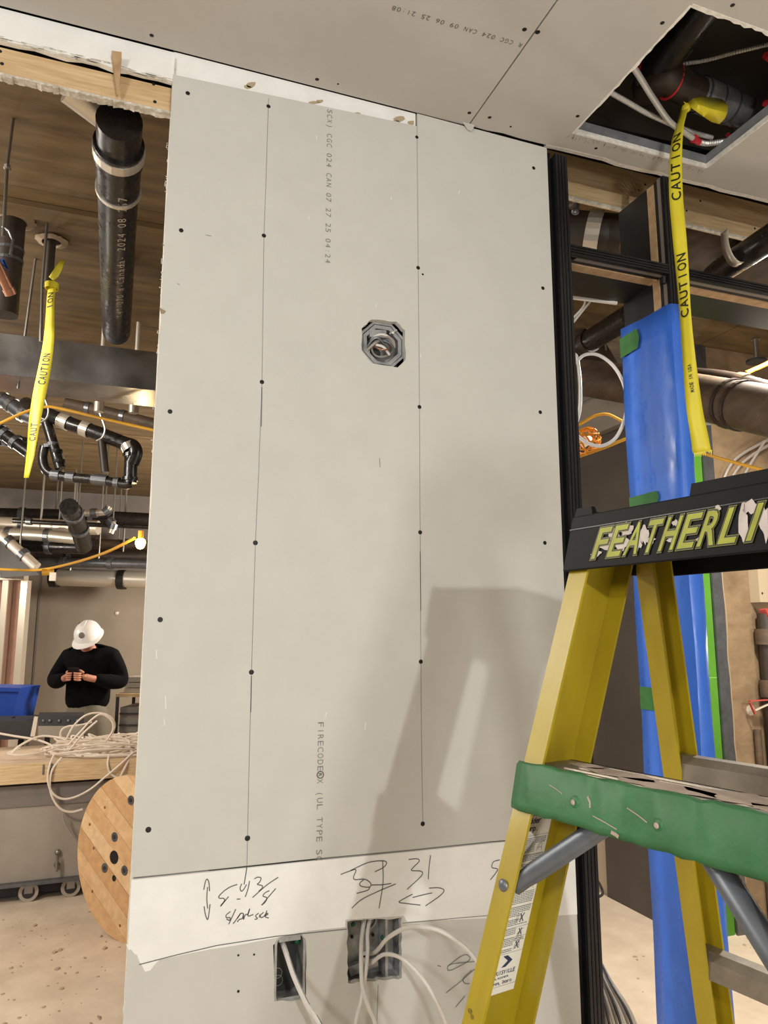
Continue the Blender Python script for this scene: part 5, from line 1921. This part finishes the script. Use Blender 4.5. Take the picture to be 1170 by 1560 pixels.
# horizontal axis: face normal turned away to the left of the view line
vdir = Vector((sp.x, sp.y, 0)).normalized()
rgt = Vector((vdir.y, -vdir.x, 0))
th_ = math.radians(40)
face = (vdir * math.cos(th_) - rgt * math.sin(th_)).normalized()      # along the face (away-right)
nrm = Vector((face.y, -face.x, 0))
if nrm.dot(-vdir) < 0:
    nrm = -nrm
c0_ = Vector((sp.x, sp.y, Rr + .0)) + rgt * .012
reel = thing('cable_reel', 'large round wooden cable reel with planked face standing beside the drywall', 'cable reel', (sp.x, sp.y, 0))


def fmap(x, y, d):
    return c0_ + face * x + Vector((0, 0, y)) + nrm * d


tilt = math.radians(34)
npk = 9
pw = 2 * Rr / npk
for i in range(npk):
    lo_, hi = -Rr + i * pw + .0015, -Rr + (i + 1) * pw - .0015
    pts = []
    N = 14
    for k in range(N + 1):
        v = lo_ + (hi - lo_) * k / N
        h_ = math.sqrt(max(Rr * Rr - v * v, 1e-6))
        pts.append((h_, v))
    for k in range(N, -1, -1):
        v = lo_ + (hi - lo_) * k / N
        h_ = math.sqrt(max(Rr * Rr - v * v, 1e-6))
        pts.append((-h_, v))
    rp = [(x * math.cos(tilt) - y * math.sin(tilt), x * math.sin(tilt) + y * math.cos(tilt)) for x, y in pts]
    MB().poly([rp], lambda x, y, q: fmap(x, y, q - .022), .022 + (i % 3) * .0006).build('plank', spool_w[(i * 7 + 1) % 4], reel)
t = MB()
N = 48
for k in range(N):
    pass
MB().tube([fmap(0, 0, -.024), fmap(0, 0, -.044)], Rr, 48).build('back_layer', spool_w[3], reel)
MB().tube([fmap(0, 0, -.044), fmap(0, 0, -.40)], Rr * .5, 32).build('drum', spool_w[1], reel)
MB().tube([fmap(0, 0, -.40), fmap(0, 0, -.44)], Rr, 48).build('rear_flange', spool_w[0], reel)


def facept(u, v):
    r = ray(u, v)
    k = (c0_ - O).dot(nrm) / r.dot(nrm)
    return O + r * k


t = MB().disc(facept(174, 1306) + nrm * .001, nrm, .034, .0008, 16)
t.build('centre_hole', hole_m, reel)
MB().disc(facept(174, 1338) + nrm * .001, nrm, .016, .0008, 12).build('drive_hole', hole_m, reel)
for (u, v) in ((175, 1275), (160, 1322), (190, 1326), (200, 1219)):
    p = facept(u, v)
    o = MB().ring(p + nrm * .002, nrm, .012, .004, .012, 16).build('washer', zinc, reel)
    MB().dome(p + nrm * .002, nrm, .011, .006, 8, 2).build('bolt', traym, o)
t = MB()
for (u, v) in ((137, 1256), (143, 1292), (141, 1358), (183, 1410), (160, 1230)):
    t.disc(facept(u, v) + nrm * .0012, nrm, .008, .0006, 8)
t.build('knots', M('knot', (128, 88, 54), .8), reel)

# ================================================================== RIGHT BACKGROUND
XD = 2.92
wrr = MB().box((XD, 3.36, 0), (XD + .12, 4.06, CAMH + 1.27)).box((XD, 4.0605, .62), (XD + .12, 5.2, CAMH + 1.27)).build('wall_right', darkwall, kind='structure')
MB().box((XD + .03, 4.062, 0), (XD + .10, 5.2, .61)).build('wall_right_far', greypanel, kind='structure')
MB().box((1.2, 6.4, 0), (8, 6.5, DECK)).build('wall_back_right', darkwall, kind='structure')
MB().box((XD - .06, 3.37, CAMH + 1.275), (XD + .16, 5.2, CAMH + 1.50)).build('trim_5', M('beam_grey', (140, 132, 122), .8), kind='structure')
# concrete wall facing us
yc = 3.34
gx0, gx1 = ry(1093, 1422, yc).x, ry(1120, 1422, yc).x
MB().box((XD - .002, yc, 0), (gx1, yc + .02, CAMH + 1.27)).build('green_board', greenw)
o = bpy.context.scene.collection.objects['green_board']
tag(o, 'tall lime green strip of board right of the blue sheet', 'board')
t = MB()
for (z) in (.62, 1.32, 1.9):
    t.box((XD, yc - .0012, z), (gx1, yc - .0004, z + .004))
t.build('tape_seam', M('green_light', (130, 184, 80), .6), o)
t = MB()
t.box((gx1 + .004, yc - .016, 0), (gx1 + .008, yc + .02, DECK)).box((gx1 + .008, yc - .016, 0), (gx1 + .075, yc - .012, DECK))
o = t.build('corner_stud', zinc)
tag(o, 'dull grey metal corner stud between green strip and rough wall', 'stud')
MB().box((gx1 + .05, yc - .008, .0), (6, yc + .15, DECK)).build('wall_right_rough', concwall, kind='structure')
MB().tube(curve([Vector((gx1 + .078, yc - .012, .25 + i * .12)) + Vector((random.uniform(-.006, .006), 0, 0)) for i in range(18)], 3), .006, 5).build('sealant_bead', plaster, o)
# grey box, pipes, tags on that wall
YR = yc - .008


def wr_(u, v, dy=0.):
    return ry(u, v, YR - dy)


o = thing('switch_box', 'pale grey wall box with vents on the rough wall right of the ladder', 'electrical box', wr_(1165, 905))
a, b = wr_(1143, 918, 0), wr_(1143, 862, 0)
MB().box((a.x, YR - .07, a.z), (a.x + .22, YR - .001, b.z)).build('case', M('box_cream', (176, 160, 134), .6), o)
t = MB()
for k in range(4):
    t.bar((a.x + .10, YR - .072, a.z + .10 + k * .022), (a.x + .17, YR - .072, a.z + .11 + k * .022), .004, .006)
t.disc((a.x + .14, YR - .071, a.z + .04), (0, -1, 0), .022, .002)
t.build('vents', traym, o)
MB().disc((a.x + .02, YR - .0715, a.z + .05), (0, -1, 0), .006, .001).build('screw', traym, o)
o = thing('standpipe', 'brown dusty pipe with red tags on the rough wall at the right edge', 'pipe', wr_(1172, 1040))
P = [wr_(1172, y, .06) for y in (935, 975, 1030, 1064, 1100, 1140, 1300, 1400)]
px0 = P[2].x
MB().tube([Vector((px0, YR - .06, .02)), Vector((px0, YR - .06, P[0].z))], .040, 16).build('pipe_run', cast, o, smooth=True)
for (v0, v1, r) in ((958, 982, .058), (1036, 1062, .055), (1230, 1260, .055)):
    MB().tube([Vector((px0, YR - .06, wr_(1172, v1, .06).z)), Vector((px0, YR - .06, wr_(1172, v0, .06).z))], r, 16).build('coupling', brownpipe, o, smooth=True)
MB().bar(wr_(1163, 928, .08), wr_(1172, 950, .08), .05, .02).build('red_tag', redtag, o)
t = MB()
t.bar(wr_(1142, 1070, .06), wr_(1150, 1088, .06), .014, .006).bar(wr_(1142, 1068, .06), wr_(1172, 1066, .08), .02, .006)
t.build('red_strap', redtag, o)
MB().bar(wr_(1150, 1082, .05), wr_(1172, 1072, .08), .016, .008).build('strap_end', brightst, o)
MB().disc(wr_(1143, 1082, 0), (0, -1, 0), .03, .004, 9).build('putty', brightst, o)
o = MB().tube([Vector((wr_(1163, 1300).x, YR - .025, .0)), Vector((wr_(1163, 1300).x, YR - .025, wr_(1163, 1110).z))], .02, 10).build('conduit', brownpipe, smooth=True)
tag(o, 'short brown conduit low on the rough wall', 'conduit')
for k, (u0, v0, u1, v1, u2, v2) in enumerate(((1094, 752, 1120, 700, 1185, 662), (1102, 752, 1130, 706, 1180, 672), (1118, 752, 1140, 712, 1165, 672))):
    o = MB().tube(curve([wr_(u0, v0, .03), wr_(u1, v1, .04), wr_(u2, v2, .06)], 8), .009, 6).build('grey_cable', gcable, smooth=True)
    tag(o, ('outermost', 'middle', 'innermost')[k] + ' of three grey cables arching over the ladder cap on the rough wall', 'cable')
t = MB()
random.seed(9)
for i in range(14):
    p = rz(random.uniform(1110, 1175), random.uniform(1418, 1432), .0)
    r = random.uniform(.012, .03)
    t.dome(p, (0, 0, 1), r, r * .7, 7, 2)
o = t.build('rubble', conc)
tag(o, 'pale rubble heaped at the foot of the rough wall', 'rubble', kind='stuff')
# overhead at right
bigs = [
    ([rd(840, 352, 2.55), rd(905, 358, 2.5), rd(946, 362, 2.48)], .080, cast, 'fat dark pipe in the upper left pane of the black frame', [(.55, shiny, .05)]),
    ([rd(800, 560, 4.1), rd(900, 577, 3.9), rd(1000, 592, 3.5), rd(1100, 612, 3.05), rd(1190, 630, 2.75)], .10, brownpipe, 'large dusty brown pipe running behind the blue sheet', [(.86, cast, .02), (.9, cast, .02)]),
    ([rd(1000, 570, 3.6), rd(1100, 580, 3.15), rd(1190, 603, 2.85)], .045, cast, 'thinner brown pipe lying along the large dusty pipe', [(.8, brownpipe, .05)]),
    ([rd(860, 540, 3.4), rd(905, 515, 3.2), rd(962, 480, 2.9)], .05, abs_, 'black pipe slanting up behind the frame left of the blue sheet', [(.5, cast, .03)]),
    ([rd(870, 500, 4.2), rd(885, 505, 4.1), rd(905, 540, 4.0), rd(925, 575, 3.9)], .085, cast, 'dark pipe elbow behind the white cable loop', [(.6, abs_, .03)]),
    ([rd(1040, 375, 3.1), rd(1110, 398, 2.9), rd(1190, 420, 2.8)], .135, brownpipe, 'wide brown duct behind the strapped black pipe', [(.7, cast, .02)]),
    ([rd(1010, 478, 2.6), rd(1050, 466, 2.6), rd(1090, 420, 2.4), rd(1140, 385, 2.2), rd(1190, 352, 2.05)], .042, abs_, 'black pipe held by a bright strap in the upper right pane', []),
]
for (P, r, mt, lab, bands) in bigs:
    cv = curve(P, 6)
    o = thing('overhead_pipe', lab, 'pipe', P[1])
    MB().tube(cv, r, 20).build('pipe_run', mt, o, smooth=True)
    if bands:
        MB().tube([P[-1], Vector((P[-1].x, P[-1].y, DECK))], .006, 6).build('hanger_rod', rodm, o)
    for (f, bm_, wd_) in bands:
        i = int(f * (len(cv) - 2))
        MB().ring(cv[i], cv[i + 1] - cv[i], r, wd_, .006, 26).build('band', bm_, o)
# strap
o = thing('pipe_strap', 'bright steel strap hooked under the black pipe in the upper right pane', 'strap', rd(1110, 400, 2.2))
pc_ = rd(1118, 395, 2.27)
axp = (rd(1140, 385, 2.2) - rd(1090, 420, 2.4)).normalized()
pts = [rd(1103, 352, 2.2), rd(1104, 372, 2.2), rd(1108, 386, 2.2), rd(1114, 397, 2.2), rd(1122, 403, 2.2), rd(1132, 402, 2.22), rd(1142, 394, 2.25)]
cv = curve(pts, 4)
n = len(cv)
vs = []
for p in cv:
    vs += [p - axp * .021, p + axp * .021]
so = MB().add(vs, [(2 * i, 2 * i + 1, 2 * i + 3, 2 * i + 2) for i in range(n - 1)]).build('band', shiny, o, smooth=True)
sm_ = so.modifiers.new('thick', 'SOLIDIFY')
sm_.thickness = .002
# hanger parts in the small pane
o = thing('pipe_hanger', 'small bolted hanger with wires over the fat dark pipe', 'pipe hanger', rd(878, 310, 2.3))
MB().tube([rd(877, 323, 2.35), rd(880, 300, 2.35)], .010, 8).dome(rd(876, 322, 2.33), -FV, .014, .01).build('bolt', zinc, o)
MB().tube([rd(864, 296, 2.35), rd(878, 312, 2.35)], .003, 6).tube([rd(862, 316, 2.35), rd(884, 306, 2.35), rd(896, 297, 2.35)], .004, 6).build('wire', gcable, o)
o = thing('sprinkler_drop', 'small sprinkler rod fixed to the deck at the right edge', 'sprinkler', rd(1152, 545, 3.4))
MB().tube([rd(1153, 546, 3.7), rd(1151, 517, 3.7)], .012, 8).dome(rd(1151, 518, 3.7), (0, 0, 1), .022, .015).build('rod', rodm, o)
MB().disc(rd(1152, 552, 3.7), (0, 0, 1), .05, .012, 12).build('plate', traym, o)
o = MB().tube(curve([rd(1180, 548, 3.3), rd(1160, 558, 3.3), rd(1137, 568, 3.3)], 4), .010, 8).build('extension_cord', ywire, smooth=True)
tag(o, 'short yellow cord crossing the deck at the right edge', 'cord')
# fluorescent strip
o = thing('strip_light', 'unlit grey strip light fixture behind the lower end of the hanging tape', 'light fixture', rd(1090, 635, 3.3))
a, b = rd(1072, 640, 3.5), rd(1122, 622, 3.2)
MB().bar(a, b, .06, .05).build('housing', M('fixture_grey', (168, 168, 170), .5), o)
MB().bar(b, b + (b - a).normalized() * .012, .066, .056).build('end_cap', zinc, o)
# yellow cords through the opening, caged lamp
for (pts, lab) in (
        ([rd(862, 655, 3.0), rd(885, 645, 3.0), rd(905, 634, 3.0), rd(925, 631, 3.0), rd(945, 640, 3.0), rd(975, 655, 3.0)], 'yellow cord arching over the caged lamp'),
        ([rd(860, 702, 2.9), rd(880, 696, 2.9), rd(915, 684, 2.9), rd(975, 663, 2.9), rd(1020, 672, 2.9), rd(1060, 687, 2.9), rd(1110, 702, 2.8), rd(1185, 722, 2.7)], 'yellow cord running behind the blue sheet to the right edge')):
    o = MB().tube(curve(pts), .0065, 8).build('extension_cord', ywire, smooth=True)
    tag(o, lab, 'cord')
lc = rd(892, 672, 2.9)
o = thing('caged_lamp', 'orange wire-caged work lamp hanging beside the black post', 'lamp', lc)
axl = (rd(912, 668, 2.9) - rd(876, 690, 2.9)).normalized()
s1 = Vector((0, 0, 1)).cross(axl).normalized()
s2 = axl.cross(s1)
t = MB()
lr = .050
for k in range(9):
    pts = []
    for i in range(13):
        tt = -PI / 2 + PI * i / 12
        an = 2 * PI * k / 9 + .5 * math.sin(tt)
        pts.append(lc + axl * math.sin(tt) * .055 + (s1 * math.cos(an) + s2 * math.sin(an)) * lr * (.35 + .65 * math.cos(tt)))
    t.tube(pts, .0035, 5)
for f in (-.6, -.1, .4, .8):
    t.ring(lc + axl * f * .055, axl, lr * (.35 + .65 * math.sqrt(max(0, 1 - f * f))) - .002, .005, .005, 18)
t.build('cage', orange, o, smooth=True)
MB().dome(lc - axl * .02, axl, .022, .05, 12, 4).build('bulb', M('bulb_off', (226, 220, 208), .3), o, smooth=True)
# white cable loop
P = [rd(872, 562, 2.35), rd(868, 548, 2.35), rd(876, 540, 2.35), rd(881, 556, 2.35), rd(884, 590, 2.35), rd(883, 625, 2.35), rd(876, 655, 2.35), rd(884, 668, 2.35), rd(900, 677, 2.35), rd(918, 679, 2.35), rd(938, 667, 2.35), rd(951, 640, 2.35), rd(955, 610, 2.35), rd(948, 580, 2.35), rd(933, 556, 2.35), rd(912, 541, 2.35), rd(893, 540, 2.35), rd(880, 549, 2.35), rd(868, 566, 2.35), rd(860, 590, 2.35)]
o = MB().tube(curve(P, 6), .0058, 8).build('white_cable', wcable, smooth=True)
tag(o, 'thick white cable hanging in a large loop left of the blue sheet', 'cable')
o = thing('white_wires', 'pair of thin white wires under the transom left of the mullion', 'cable', rd(885, 470, 2.4))
MB().tube(curve([rd(868, 498, 2.4), rd(884, 478, 2.4), rd(902, 456, 2.4)]), .004, 6).tube(curve([rd(872, 486, 2.4), rd(888, 468, 2.4), rd(893, 455, 2.4)]), .004, 6).build('wire', wcable, o, smooth=True)
MB().bar(rd(868, 453, 2.3), rd(940, 462, 2.3), .01, .008).build('plastic_edge', wcable, o)
# cables on floor behind the post
o = thing('cable_bundle', 'bundle of grey cables falling to the floor behind the black post', 'cable', rz(940, 1600, 0))
random.seed(31)
for k in range(9):
    du = k * 7
    P = [rd(896 + k * .8, 1440, 2.15 + k * .012), rd(908 + du * .35, 1490, 2.12), rd(920 + du * .75, 1545, 2.1), rd(930 + du * .95, 1610, 2.1), rd(934 + du * 1.1, 1690, 2.1)]
    P[-1].z = max(P[-1].z, .01)
    MB().tube(curve(P, 5), .0046, 6).build('cable_strand', (gcable, zinc, wcable)[k % 3], o, smooth=True)
o = MB().tube(curve([rz(905, 1335, .3), rd(915, 1350, 4.3), rd(918, 1362, 4.3), rd(908, 1368, 4.3)], 5), .008, 6).build('floor_wire', traym, smooth=True)
tag(o, 'thin dark wire curled at the foot of the pale panel', 'cable')
